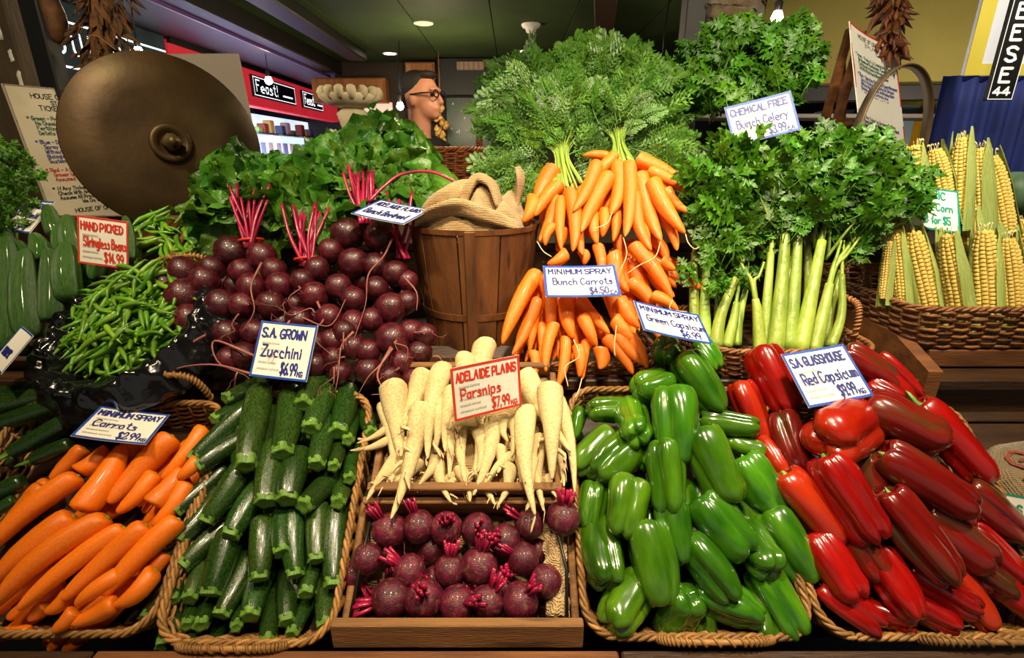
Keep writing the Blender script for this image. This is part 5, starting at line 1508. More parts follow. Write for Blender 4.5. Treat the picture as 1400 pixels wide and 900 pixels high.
# ------------------------------------------------------------------ beans
rs = random.Random(11)
def bean_m(p, nrm, L, rsx):
    t = nrm.cross(Vector((rsx.uniform(-1, 1), rsx.uniform(-1, 1), rsx.uniform(-1, 1)))).normalized()
    d = (t + nrm * rsx.uniform(-.22, .22)).normalized()
    return look_m(p - d * L / 2, d, Vector((rsx.uniform(-1, 1), rsx.uniform(-1, 1), rsx.uniform(-1, 1))), L)
BN = (BM.to_3x3() @ Vector((0, 0, 1))).normalized()
def bean_spot(rmax, z0):
    while True:
        x, y = rs.uniform(-1, 1), rs.uniform(-1, 1)
        if x * x + y * y < 1: break
    k = x * x + y * y
    return BM @ Vector((x * .142 * rmax + .022, y * .122 * rmax + .040, z0 + .062 * (1 - k) + (.02 if y > .2 else 0)))
for i in range(200):
    tag(ob('green_bean', beans[i % 7], None, bean_m(bean_spot(1, rs.uniform(-.004, .012)), BN, rs.uniform(.075, .115), rs)), 'slim green bean heaped on black plastic in the oval basket', 'green bean', 'beans heaped in the oval basket')
mb = MB()
for i in range(200):
    b_ = beans[i % 7]; M = bean_m(bean_spot(.95, rs.uniform(-.045, -.012)), BN, rs.uniform(.08, .11), rs)
    mb.add(([v.co for v in b_.vertices], [tuple(p.vertices) for p in b_.polygons]), M)
tag(ob('bean_layer', mb.me('bean_layer', m_bean)), 'deeper layer of green beans under the heap in the oval basket', 'green beans', kind='stuff')
BT = Plane(1.17, 1.10, 30)
for i in range(66):
    px, py = rs.uniform(186, 312), rs.uniform(292, 352)
    P = BT.hit(px, py, rs.uniform(0, .02))
    tag(ob('green_bean', beans[i % 7], None, bean_m(P, BT.n, rs.uniform(.08, .12), rs)), 'slim green bean in the further heap below the bronze disc', 'green bean', 'beans in the heap below the disc')
r = thing('bean_tray', 'wooden tray of beans below the bronze disc', 'tray', BT.mat(-.66, .03, -.02))
ob('bottom', mesh('bottom', *box(-.16, .16, -.10, .16, -.02, -.005, .002), m_wood, False), r)
for b_ in (box(-.17, .17, .16, .175, -.02, .045, .002), box(-.175, -.16, -.10, .16, -.02, .035, .002)): ob('tray_side', mesh('tray_side', *b_, m_wood, False), r)
tag(ob('back_plank', mesh('back_plank', *box(-.3, .4, 0, .03, -.04, .04, .003), m_wood, False), None, TR(at(170, 316, 1.42))), 'brown plank below the bronze disc', 'plank')

# ------------------------------------------------------------------ leaves
def blade(sd, L=1.0, W=.41, nu=9, nv=18):
    rs_ = random.Random(sd); ph = rs_.uniform(0, 6); cu = rs_.uniform(.05, .3)
    def fn(a, b_):
        t = b_; s = (a - .5) * 2
        w = W * (math.sin(math.pi * min(1, (t * .93 + .07)) ** .8) ** .75) * (1 + .07 * math.sin(13 * t + ph + s))
        ruf = .085 * math.sin(12 * t + ph + 3 * s) * abs(s) ** 1.3 + .05 * math.sin(25 * t + 5 * s + ph) * abs(s) + .06 * noise.noise((s * 2.2, t * 5, sd + 7))
        return Vector((s * w, .10 * abs(s) * w * 2 + ruf - cu * t * t * L + .02 * noise.noise((s * 3, t * 5, sd)), t * L))
    return grid(nu, nv, fn)
bleaves = []; bribs = []
m_midrib = mat('leaf_midrib', '#5a7a2a', '#789a3c', 4, .45)
for s in range(5):
    v, f = blade(s); bleaves.append(mesh('leaf_blade', v, f, m_beetleaf))
    mid = [Vector(v[j * 9 + 4]) + Vector((0, .006, 0)) for j in range(13)]
    bribs.append(mesh('midrib', *sweep([Vector((0, 0, -.06)), Vector((0, .003, -.03))] + mid, [.012, .012] + [.012 * (1 - j / 14) + .003 for j in range(13)], 6), m_midrib))
def sprig(sd):
    """celery leaf: toothed three-lobed leaflets on a forked stem"""
    rs_ = random.Random(sd); mb = MB()
    def leaflet(M, s):
        out = [(0, 0)]
        side = [(.07, .10), (.34, .30), (.20, .33), (.46, .58), (.24, .56), (.32, .80), (.14, .76), (.12, .92), (0, 1.12)]
        v = [Vector((0, 0, 0))]; z_ = lambda x, y: .22 * abs(x) - .18 * y * y + .05 * math.sin(9 * y + x * 6 + sd)
        ring = [(x, y) for x, y in side] + [(-x, y) for x, y in side[-2::-1]]
        mid = [(0, .2), (0, .45), (0, .7)]
        V = [(0, 0)] + ring + mid
        pts = [Vector((x, z_(x, y), y)) for x, y in V]
        n = len(ring); m0 = 1 + n
        F_ = []
        def near(y): return m0 + (0 if y < .33 else 1 if y < .58 else 2)
        seq = [0] + list(range(1, n + 1)) + [0]
        for a, b_ in zip(seq, seq[1:]):
            ca, cb = near(V[a][1]), near(V[b_][1])
            F_.append((a, b_, cb) if ca == cb else (a, b_, cb, ca))
        mb.add((pts, F_), M @ Matrix.Diagonal((s, s, s, 1)))
    for (x, z, ang, s) in ((0, .45, 0, .55), (-.06, .42, 50, .5), (.06, .42, -50, .5), (-.05, .2, 70, .4), (.05, .2, -70, .4)):
        leaflet(TR(x * .3, 0, z) @ Matrix.Rotation(math.radians(ang + rs_.uniform(-12, 12)), 4, 'Y') @ Matrix.Rotation(rs_.uniform(-.5, .5), 4, 'Z') @ Matrix.Rotation(rs_.uniform(-.3, .4), 4, 'X'), s * rs_.uniform(.85, 1.15))
    mb.add(sweep([(0, .0, -.25), (0, .01, .1), (0, 0, .5)], [.022, .018, .008], 5))
    return mb.me('leaf_sprig', m_celleaf)
sprigs = [sprig(s) for s in range(5)]
def frond(sd):
    rs_ = random.Random(sd); mb = MB()
    sp_ = lambda t: Vector((.06 * math.sin(3 * t + sd), -.22 * t * t, t))
    mb.add(sweep([sp_(i / 7) for i in range(8)], [.012 * (1 - i / 9) for i in range(8)], 4, cap=False))
    for k in range(9):
        t = .2 + .78 * k / 8
        Lp = .36 * (1 - (t - .2) * .95) + .03
        for s in (-1, 1):
            o = sp_(t); d = Vector((s * .8, rs_.uniform(-.25, .25), .6)).normalized(); n_ = Vector((0, 1, 0)).cross(d).normalized()
            q = [o, o + d * Lp]
            mb.add(([o - n_ * .004, o + n_ * .004, q[1]], [(0, 1, 2)]))
            for j in range(5):
                u = .26 + .74 * j / 4; c = o + d * Lp * u; ll = .14 * (1 - u * .4)
                for s2 in (-1, 1):
                    e = (d * .75 + n_ * s2 * .75 + Vector((0, rs_.uniform(-.3, .3), 0))).normalized(); w_ = e.cross(Vector((0, 1, 0))).normalized() * .017
                    mb.add(([c, c + e * ll * .55 + w_, c + e * ll, c + e * ll * .55 - w_], [(0, 1, 2, 3)]))
    return mb.me('frond', m_frond, False)
fronds = [frond(s) for s in range(4)]

def toward(px, py, ang, n0, plane, L0, L1, dn=0.0):
    """two points on a plane lifted by n0: from a pixel outwards in the image direction ang"""
    c, s = math.cos(math.radians(ang)), math.sin(math.radians(ang))
    return plane.hit(px + c * L0, py + s * L0, n0), plane.hit(px + c * L1, py + s * L1, n0 + dn)

def foliage(root, Minv, name, meshes, p, tip, rs_, face=.9, rand=.5, s=None):
    d = tip - p; nrm = ((EYE - p).normalized() * face + Vector((0, 0, .5)) + Vector((rs_.uniform(-1, 1), rs_.uniform(-1, 1), rs_.uniform(-1, 1))) * rand)
    return ob(name, rs_.choice(meshes), root, Minv @ look_m(p, d, nrm, s or d.length))

# ------------------------------------------------------------------ bunches of beetroot
Z6 = 2.4316
def b6(x, y): return 220 + x / Z6, 170 + y / Z6
BB = [(75, 490, 50), (15, 530, 36), (75, 570, 56), (145, 520, 48), (235, 425, 53), (335, 440, 46), (200, 600, 51), (95, 650, 51), (170, 480, 42), (270, 490, 42), (375, 485, 40), (300, 540, 46), (395, 535, 44), (470, 520, 38), (520, 480, 40), (510, 570, 46), (620, 365, 54), (730, 375, 52), (565, 420, 40), (640, 460, 48), (715, 470, 42), (780, 495, 42),
      (715, 545, 40), (765, 610, 50), (770, 715, 56), (690, 755, 40), (595, 825, 36), (690, 820, 46), (640, 580, 40), (590, 540, 42), (820, 590, 38), (365, 600, 46), (460, 650, 42), (270, 600, 42), (220, 695, 44), (150, 700, 42), (310, 690, 42), (275, 770, 46), (560, 640, 42), (640, 660, 42), (700, 650, 40), (800, 790, 42), (860, 760, 42), (570, 720, 42), (510, 730, 42), (230, 780, 42),
      (420, 590, 40), (440, 560, 38), (570, 780, 40), (640, 740, 40), (830, 690, 40), (760, 840, 40), (500, 640, 40), (840, 850, 40), (180, 640, 42), (150, 580, 42), (130, 760, 40), (400, 660, 42), (360, 740, 42), (430, 760, 42), (330, 640, 40), (510, 800, 42), (610, 690, 40), (820, 520, 34), (670, 520, 38), (250, 540, 40), (880, 700, 38), (210, 530, 40), (740, 570, 36), (450, 600, 38)]
HUBS = {'a': (300, 395), 'b': (490, 462), 'c': (675, 320), 'd': (800, 430), 'e': (210, 640), 'f': (640, 660)}
BL = {'a': 'leafy beetroot bunch at left, stems tied below the bronze disc', 'b': 'middle beetroot bunch with short red stems tied by a band', 'c': 'tall beetroot bunch whose leaves stand before the man', 'd': 'beetroot bunch squeezed against the wooden bucket', 'e': 'lower left bunch of beetroots behind the zucchini card', 'f': 'lower bunch of beetroots with trailing roots left of the bucket'}
rs = random.Random(21)
roots = {}; inv = {}; hub3 = {}
for k, h in HUBS.items():
    H = T.hit(*b6(*h), .03); hub3[k] = H
    roots[k] = thing('beetroot_bunch', BL[k], 'beetroot bunch', TR(H), 'bunches of beetroot'); inv[k] = TR(H).inverted()
BN_ = 0
for i, (x, y, R) in enumerate(BB):
    if i in (46, 47, 52, 54, 55, 57, 60, 64, 65, 67, 68, 69): low = -.045
    else: low = 0
    k = min(HUBS, key=lambda q: math.hypot((HUBS[q][0] - x), (HUBS[q][1] - y) * (.8 if HUBS[q][1] < y else 2.2)))
    px, py = b6(x, y); n = .012 + .03 * gauss(px, py, 430, 430, 160, 110) + low + rs.uniform(-.006, .006)
    P = T.hit(px, py, n); rad = R / Z6 * depth_of(P) / FPX * 1.05
    up = (hub3[k] - P).normalized()
    ax = (up * .7 + Vector((rs.uniform(-.3, .3), 0, .45)) - FWD * rs.uniform(-.5, .45)).normalized()
    bt = ob('beetroot', beets[i % 4], roots[k], inv[k] @ look_m(P, ax, rv(1), rad))
    # trailing tail hangs down in front of the heap
    if low == 0:
        M = bt.matrix_local.to_3x3().normalized().inverted()
        dn = (Vector((rs.uniform(-.35, .35), -.55, -.75)) + -ax * .5).normalized()
        q = dn.to_track_quat('-Z', 'Y').to_matrix()
        ob('tail_root', tails[i % 6], bt, (M @ q).to_4x4())
    if (P - H).length < 9: pass
# long pale roots drooping over the heap
mb_root = None
for k, pts in (('e', [(150, 700), (70, 745), (0, 790), (-50, 830)]), ('e', [(300, 830), (180, 800), (60, 810), (-20, 850)]), ('f', [(640, 690), (600, 740), (590, 830), (580, 890)]), ('f', [(770, 745), (730, 800), (690, 840), (655, 900)]), ('b', [(520, 590), (540, 650), (500, 700), (575, 775)]), ('c', [(770, 380), (740, 440), (690, 500), (680, 600), (640, 720)]),
               ('e', [(310, 770), (180, 720), (190, 790), (280, 835)]), ('a', [(335, 460), (300, 540), (310, 620), (270, 690)]), ('f', [(765, 740), (720, 830), (740, 890), (700, 900)]), ('d', [(810, 510), (850, 560), (850, 620)]), ('b', [(400, 700), (450, 640), (560, 670), (620, 570)])):
    P3 = [T.hit(*b6(*p), .062) for p in pts]; c = catmull(P3, 7); m = len(c)
    ob('trailing_root', mesh('trailing_root', *sweep(c, [.0024 * (1 - i / m) ** 1.5 + .0006 for i in range(m)], 6), m_beetroot), roots[k], inv[k])
# stems and leaves
LEAF = {'a': (343, 325, 20, (-172, -30), (64, 112)), 'b': (420, 350, 16, (-150, -45), (76, 134)), 'c': (500, 292, 24, (-172, -35), (64, 116)), 'd': (550, 340, 5, (-120, -60), (40, 70))}
for k, (hx, hy, nst, (a0, a1), (l0, l1)) in LEAF.items():
    for i in range(nst):
        ang = -92 + (i / max(1, nst - 1) - .5) * 38 + rs.uniform(-5, 5)
        A = T.hit(hx + rs.uniform(-9, 9), hy + 14, .03 + rs.uniform(-.012, .014)); Lpx = rs.uniform(48, 82)
        E = T.hit(hx + math.cos(math.radians(ang)) * Lpx * 1.15, hy + math.sin(math.radians(ang)) * Lpx, .03 + rs.uniform(-.02, .05))
        m_ = (A + E) / 2 + Vector((rs.uniform(-.006, .006), -.006, 0))
        c = catmull([A, m_, E], 5)
        ob('stem', mesh('stem', *sweep(c, [.0050 - .0014 * j / len(c) for j in range(len(c))], 7, flat=.75), m_beetstem), roots[k], inv[k])
    bl = int(nst * 1.7) + 2
    for i in range(bl):
        ang = a0 + (a1 - a0) * (i + .5) / bl + rs.uniform(-14, 14)
        st_ = rs.uniform(18, 52) * (1.1 if -130 < ang < -50 else .9)
        P, Q = toward(hx, hy - 22, ang, rs.uniform(-.015, .035), T, st_, st_ + rs.uniform(l0, l1) * .62, rs.uniform(-.02, .03))
        lf = foliage(roots[k], inv[k], 'leaf', bleaves, P, Q, rs, .8, .95)
        ob('midrib', bribs[bleaves.index(lf.data)], lf)
    if k in 'ab':
        c3 = T.hit(hx, hy + 4, .03)
        ob('rubber_band', mesh('rubber_band', *sweep([c3 + RIGHT * .026 * math.cos(a) + FWD * .02 * math.sin(a) + Vector((0, 0, .003 * math.cos(a))) for a in [j * 6.283 / 20 for j in range(20)]], .0032, 6, closed=True), m_band), roots[k], inv[k])
# extra leaves lying to the right and between the stems
for (k, px, py, ang, L, n) in (('c', 555, 235, 15, 90, .0), ('c', 575, 260, 25, 90, .02), ('c', 560, 210, 20, 60, -.02), ('c', 470, 235, 200, 80, .01), ('c', 455, 262, 160, 85, .02), ('b', 400, 250, 190, 85, .0), ('b', 385, 275, 200, 80, .01), ('b', 430, 235, -70, 75, -.01), ('b', 445, 300, 100, 60, .03), ('a', 290, 260, 190, 60, .01), ('a', 275, 290, 170, 55, .01), ('c', 545, 190, -60, 70, 0), ('c', 520, 180, -100, 60, 0),
                               ('a', 320, 235, -110, 60, .0), ('a', 350, 250, -60, 60, .01), ('b', 370, 240, -130, 60, -.02), ('c', 600, 260, 30, 70, -.01), ('c', 530, 225, -30, 75, .02), ('b', 410, 290, 120, 60, .03), ('b', 470, 290, 60, 50, .02), ('d', 590, 330, 80, 40, .0), ('a', 300, 318, 150, 60, -.01), ('a', 285, 305, 200, 60, -.01), ('b', 385, 315, 120, 62, -.01), ('b', 375, 300, 170, 66, .0), ('c', 455, 318, 100, 60, -.01), ('c', 470, 305, 140, 62, .0), ('b', 440, 325, 60, 50, -.01), ('c', 540, 255, 60, 60, .0), ('c', 610, 275, 40, 60, -.02)):
    for rep in range(2):
        P, Q = toward(px + rs.uniform(-8, 8) * rep, py + rs.uniform(-8, 8) * rep, ang + rs.uniform(-25, 25) * rep, n - .015 * rep, T, -L * .4, L * .6, rs.uniform(-.02, .02))
        lf = foliage(roots[k], inv[k], 'leaf', bleaves, P, Q, rs, .9, .8)
        ob('midrib', bribs[bleaves.index(lf.data)], lf)
c = catmull([T.hit(*q, .06) for q in ((505, 275), (525, 255), (550, 238), (590, 235), (625, 250))], 6)
ob('stem', mesh('stem', *sweep(c, .0035, 6), m_beetstem), roots['c'], inv['c'])

# ------------------------------------------------------------------ bunches of carrots
Z7 = 2.6475
def c7(x, y): return 550 + x / Z7, 200 + y / Z7
BCAR = {'a': [(548, 80, 488, 192, 68), (475, 185, 438, 278, 56), (572, 135, 480, 252, 52), (558, 185, 494, 345, 56), (575, 185, 576, 380, 42), (605, 158, 612, 385, 58), (632, 260, 652, 395, 46), (548, 285, 518, 360, 40), (596, 385, 522, 425, 48), (590, 300, 560, 380, 40), (650, 380, 660, 430, 40)],
        'b': [(748, 36, 652, 34, 34), (774, 30, 636, 170, 46), (705, 60, 616, 238, 54), (780, 62, 752, 250, 68), (748, 102, 652, 312, 62), (820, 60, 800, 328, 58), (862, 100, 938, 345, 64), (840, 170, 902, 378, 56), (902, 122, 1028, 318, 62), (848, 45, 1014, 125, 58), (888, 88, 1034, 170, 46), (955, 155, 1040, 240, 42), (690, 240, 706, 358, 46), (765, 210, 760, 348, 42), (650, 150, 690, 270, 50), (730, 230, 725, 330, 46), (860, 210, 880, 300, 44)],
        'c': [(490, 452, 362, 722, 62), (515, 470, 526, 695, 56), (492, 550, 396, 758, 44), (486, 570, 462, 748, 42), (598, 545, 622, 698, 62), (552, 640, 524, 818, 46), (505, 640, 498, 815, 40), (472, 740, 470, 840, 42), (636, 550, 754, 678, 52), (590, 690, 558, 876, 44), (635, 720, 642, 838, 46), (650, 610, 706, 726, 52), (672, 700, 656, 846, 42), (716, 730, 712, 808, 58), (560, 580, 575, 700, 48), (620, 660, 650, 760, 46), (530, 560, 545, 680, 44)],
        'd': [(706, 355, 716, 486, 42), (765, 385, 824, 528, 62), (830, 355, 978, 556, 58), (815, 490, 915, 590, 62), (748, 525, 775, 650, 58), (766, 620, 870, 706, 56), (735, 690, 836, 828, 52), (775, 680, 895, 798, 48), (785, 550, 858, 660, 54), (890, 400, 990, 545, 48), (855, 280, 886, 380, 46), (930, 235, 994, 380, 46), (935, 415, 990, 445, 44), (820, 680, 888, 806, 46), (900, 540, 1000, 600, 46), (700, 620, 760, 720, 48), (840, 420, 900, 560, 50), (780, 330, 830, 400, 46), (870, 600, 930, 700, 46), (900, 330, 960, 420, 46)]}
CH = {'a': (605, 120), 'b': (805, 48), 'c': (560, 430), 'd': (780, 340)}
CL = {'a': 'left upper bunch of carrots, green stems fanned beside the sack', 'b': 'topmost bunch of carrots with its stems tied and roots splayed', 'c': 'lower left bunch of carrots hanging below the price card', 'd': 'lower right bunch of carrots behind the green capsicum card'}
rs = random.Random(33)
croots = {}; cinv = {}
for k, lst in BCAR.items():
    nb = {'a': .03, 'b': .05, 'c': .015, 'd': .02}[k]
    H = T.hit(*c7(*CH[k]), nb)
    rt = thing('carrot_bunch', CL[k], 'carrot bunch', TR(H), 'bunches of carrots'); Mi = TR(H).inverted(); croots[k] = rt; cinv[k] = Mi
    for i, (a, b_, c, d, w) in enumerate(lst):
        low = -.02 if i >= {'a': 9, 'b': 12, 'c': 14, 'd': 15}[k] else .008 * (i % 3)
        p = c7(a, b_); q = c7(c, d)
        bulge = lambda x, y: nb + .02 * gauss(x, y, 800, 330, 110, 120) + low
        P = T.hit(*p, bulge(*p)); Q = T.hit(*q, bulge(*q))
        W = w / Z7 * depth_of(P) / FPX
        o = ob('carrot', bcarrots[i % 4], rt, Mi @ axis_m(P, Q, W, rs.uniform(0, 6)))
        # thin root at the tip, hanging
        e = (Q - P).normalized(); L = rs.uniform(.012, .04)
        pts = [Q - e * .006, Q + e * L * .4, Q + e * L * .6 + Vector((rs.uniform(-.012, .012), -.004, -L * .5)), Q + e * L * .5 + Vector((rs.uniform(-.025, .025), -.006, -L * 1.1))]
        c_ = catmull(pts, 4)
        tl = ob('tail_root', mesh('tail_root', *sweep([(o.matrix_local.inverted() @ (Mi @ x)) for x in c_], .0001, 4), m_cream_root), o)
        # rebuild in true size, seen through the carrot's own scale
        me = tl.data
        vv, ff = sweep(c_, [.0013 * (1 - j / len(c_)) + .0004 for j in range(len(c_))], 5)
        inv_ = o.matrix_local.inverted() @ Mi
        nm = mesh('tail_root', [inv_ @ Vector(x) for x in vv], ff, m_cream_root); tl.data = nm; bpy.data.meshes.remove(me)
# further carrots of the same bunches, deeper in the heap
for k, n_ in (('a', 9), ('b', 14), ('c', 16), ('d', 16)):
    hx, hy = c7(*CH[k]); nb = {'a': .03, 'b': .05, 'c': .015, 'd': .02}[k]
    sp0, sp1 = {'a': (70, 125), 'b': (30, 135), 'c': (55, 125), 'd': (20, 95)}[k]; ln = {'a': 62, 'b': 75, 'c': 110, 'd': 110}[k]
    for i in range(n_):
        ang = sp0 + (sp1 - sp0) * (i + .5) / n_ + rs.uniform(-5, 5); l0 = rs.uniform(8, 40)
        P, Q = toward(hx, hy, ang, nb - .028, T, l0, l0 + ln * rs.uniform(.7, 1.0), -.004)
        ob('carrot', bcarrots[i % 4], croots[k], cinv[k] @ axis_m(P, Q, rs.uniform(.028, .036), rs.uniform(0, 6)))
# fibrous strings
for k, pts in (('b', [(1025, 318), (1035, 350), (1058, 372), (1075, 365)]), ('b', [(760, 240), (740, 280), (690, 300)]), ('b', [(800, 330), (812, 390), (790, 450)]), ('b', [(935, 345), (915, 400), (860, 430), (815, 460)]), ('c', [(620, 700), (640, 760), (590, 800), (600, 870)]), ('c', [(650, 840), (640, 880), (625, 910)]), ('d', [(978, 556), (970, 590), (1030, 600)]), ('d', [(775, 650), (768, 720), (770, 760)]), ('a', [(488, 345), (510, 380), (540, 400)])):
    c_ = catmull([T.hit(*c7(*p), .075) for p in pts], 6)
    ob('string_root', mesh('string_root', *sweep(c_, .0011, 5), m_cream_root), croots[k], cinv[k])
# green stems and feathery tops
for k, hx, hy, cx, cy, nst, nf, a0, a1, l0, l1 in (('a', 778, 246, 768, 210, 14, 140, -172, -60, 45, 150), ('b', 853, 214, 846, 190, 12, 150, -135, -18, 45, 165)):
    rt, Mi = croots[k], cinv[k]
    for i in range(nst):
        A = T.hit(hx + (i - nst / 2) * 3.2, hy + 8 + rs.uniform(-4, 10), .045); B_ = T.hit(cx + (i - nst / 2) * 1.4, cy, .03 + rs.uniform(-.01, .01)); ang = -95 + (i - nst / 2) * 9
        C_ = T.hit(cx + math.cos(math.radians(ang)) * 42, cy + math.sin(math.radians(ang)) * 42, .0 + rs.uniform(-.03, .02))
        c_ = catmull([A, B_, C_], 5)
        ob('stem', mesh('stem', *sweep(c_, [.0032 * (1 - .5 * j / len(c_)) for j in range(len(c_))], 6), m_cstem), rt, Mi)
    for i in range(nf):
        ang = rs.uniform(a0, a1)
        if rs.random() < .35: ang = -95 + rs.uniform(-35, 35)
        st_ = rs.uniform(5, 72) ; up = .92 if -135 < ang < -45 else .62
        P, Q = toward(cx + rs.uniform(-22, 22), cy - 12 + rs.uniform(-12, 12), ang, rs.uniform(-.09, .06), T, st_ * up, st_ * up + rs.uniform(45, 82) * up, rs.uniform(-.03, .03))
        foliage(rt, Mi, 'frond', fronds, P, Q, rs, .9, .6)
# tops drooping at the sides: left behind the sack, right towards the celery
for (k, px, py, ang, n_, spread) in (('a', 725, 170, 200, 30, 34), ('a', 712, 225, 130, 20, 18), ('b', 900, 200, 30, 24, 26), ('b', 920, 235, 70, 12, 16), ('b', 895, 150, -20, 24, 28), ('a', 728, 125, -140, 20, 26), ('b', 815, 110, -90, 26, 38), ('a', 812, 205, 20, 16, 18)):
    for i in range(n_):
        P, Q = toward(px + rs.uniform(-spread, spread), py + rs.uniform(-spread, spread) * .8, ang + rs.uniform(-55, 55), rs.uniform(-.08, .02), T, -25, rs.uniform(25, 60))
        foliage(croots[k], cinv[k], 'frond', fronds, P, Q, rs, .9, .7)

# ------------------------------------------------------------------ celery
Z8 = 2.369
def k8(x, y): return 880 + x / Z8, 160 + y / Z8
CE = Plane(1.0, .965, 62)
def stalk(w, pts, back=0.0):
    P3 = [CE.hit(*k8(*p), back) for p in pts]; c = catmull(P3, 7); m = len(c)
    R = w / Z8 * depth_of(P3[0]) / FPX / 2
    return sweep(c, [R * (1.12 - .58 * i / m) for i in range(m)], 14, mod=lambda t, a: 1 + .05 * math.cos(9 * a), flat=.8), P3, R
def fork(P3, R, tops):
    out = []
    for (tx, ty, bk) in tops:
        q = CE.hit(*k8(tx, ty), bk); e = P3[-1]; d = (P3[-1] - P3[-2]).normalized()
        out.append(sweep(catmull([e - d * .012, e + d * .03 + (q - e) * .1, (e + q) / 2 + d * .01, q], 5), [R * .42 * (1 - .6 * j / 15) for j in range(16)], 8))
    return out
CB = {'left': [(36, [(168, 700), (163, 560), (165, 440)], -.03, [(150, 330, -.03), (190, 300, -.04)]), (38, [(200, 720), (198, 600), (205, 450)], -.01, [(180, 330, -.02), (230, 300, 0)]), (34, [(240, 720), (245, 600), (240, 470)], -.03, [(260, 360, -.03)]), (40, [(232, 745), (250, 640), (300, 520)], .0, [(340, 420, .0), (300, 380, -.01)]), (32, [(268, 745), (290, 660), (300, 600)], -.005, [(310, 500, 0)]), (30, [(300, 740), (310, 650), (330, 560)], -.03, [(340, 440, -.03)])],
      'middle': [(40, [(378, 760), (370, 640), (362, 590)], .02, [(300, 440, .02), (390, 470, .02)]), (38, [(395, 760), (400, 600), (412, 440)], .0, [(395, 300, 0), (440, 330, .01)]), (50, [(425, 760), (445, 560), (460, 370)], .015, [(440, 220, .01), (480, 240, .01)]), (42, [(472, 760), (490, 540), (503, 345)], .01, [(500, 200, 0), (520, 220, 0)]), (36, [(452, 755), (462, 600), (478, 480)], -.02, [(470, 300, -.03)]), (34, [(530, 740), (535, 560), (530, 400)], -.03, [(540, 280, -.03)])],
      'right': [(48, [(505, 760), (545, 560), (577, 400)], .02, [(555, 215, .02), (590, 210, .015)]), (44, [(548, 760), (580, 640), (602, 540)], .012, [(700, 390, .01), (640, 400, .02), (740, 300, .0)]), (34, [(590, 750), (600, 640), (640, 500)], -.02, [(690, 360, -.02)]), (30, [(606, 745), (640, 640), (642, 510)], .01, [(650, 400, 0)])]}
CBL = {'left': 'leafy celery bunch standing nearest the carrots', 'middle': 'middle celery bunch with pale upright stalks', 'right': 'right celery bunch leaning towards the corn', 'top': 'dark leafy celery bunch high up behind its price card', 'upper': 'bushy celery tops below the celery price card'}
rs = random.Random(44)
m_dkc = recol
cel = {}; celi = {}
for k, lst in CB.items():
    H = CE.hit(*k8(*lst[0][1][0]), 0)
    rt = thing('celery_bunch', CBL[k], 'celery bunch', TR(H), 'bunches of celery'); Mi = TR(H).inverted(); cel[k] = rt; celi[k] = Mi
    for (w, pts, bk, tops) in lst:
        vf, P3, R = stalk(w, pts, bk)
        s_ = ob('stalk', mesh('stalk', *vf, m_celery), rt, Mi)
        for g in fork(P3, R, tops): ob('branch', mesh('branch', *g, m_celery), s_)
for k, (px, py) in (('top', (1040, 190)), ('upper', (1060, 330))):
    H = T.hit(px, py, -.06); cel[k] = thing('celery_bunch', CBL[k], 'celery bunch', TR(H), 'bunches of celery'); celi[k] = TR(H).inverted()
    for i in range(9):
        A = T.hit(px + (i - 4) * 6, py, -.06 + rs.uniform(-.02, .02)); E = T.hit(px + (i - 4) * 14, py - 110, -.04 + rs.uniform(-.03, .03))
        ob('stalk', mesh('stalk', *sweep(catmull([A, (A + E) / 2 + Vector((0, 0, .01)), E], 4), [.008 - .0005 * j for j in range(9)], 8), m_celery), cel[k], celi[k])
def leafmass(k, plane, cx, cy, rx, ry, n, n0, n1, hub, size=(.05, .09), name='leaf_sprig'):
    for i in range(n):
        while True:
            a, b_ = rs.uniform(-1, 1), rs.uniform(-1, 1)
            if a * a + b_ * b_ < 1: break
        px, py = cx + a * rx, cy + b_ * ry
        P = plane.hit(px, py, rs.uniform(n0, n1))
        hd = plane.hit(*hub, 0)
        d = ((P - hd).normalized() + Vector((rs.uniform(-1, 1), rs.uniform(-1, 1), rs.uniform(-.8, .8))) * .65).normalized()
        foliage(cel[k], celi[k], name, sprigs, P, P + d * .05, rs, 1.0, .75, rs.uniform(*size))
leafmass('left', CE, 1000, 300, 46, 58, 90, -.04, .05, (985, 400))
leafmass('middle', CE, 1060, 278, 78, 52, 165, -.05, .05, (1060, 380), (.055, .105))
leafmass('right', CE, 1150, 268, 72, 56, 145, -.04, .045, (1130, 380), (.055, .105))
leafmass('right', CE, 1215, 248, 42, 24, 40, -.02, .03, (1130, 300))
leafmass('right', CE, 1165, 330, 26, 34, 30, -.02, .02, (1140, 400), (.035, .06))
leafmass('left', CE, 972, 385, 26, 34, 16, -.03, .03, (985, 440), (.035, .06))
leafmass('middle', CE, 1010, 365, 40, 40, 24, -.02, .04, (1030, 420), (.03, .055))
leafmass('upper', T, 1085, 222, 110, 30, 130, -.10, .0, (1060, 320))
leafmass('top', T, 1025, 100, 84, 56, 220, -.12, .03, (1040, 200), (.06, .11))
leafmass('top', T, 1092, 70, 34, 34, 50, -.12, .02, (1040, 150))
leafmass('top', T, 935, 130, 30, 50, 40, -.12, -.03, (1000, 200))
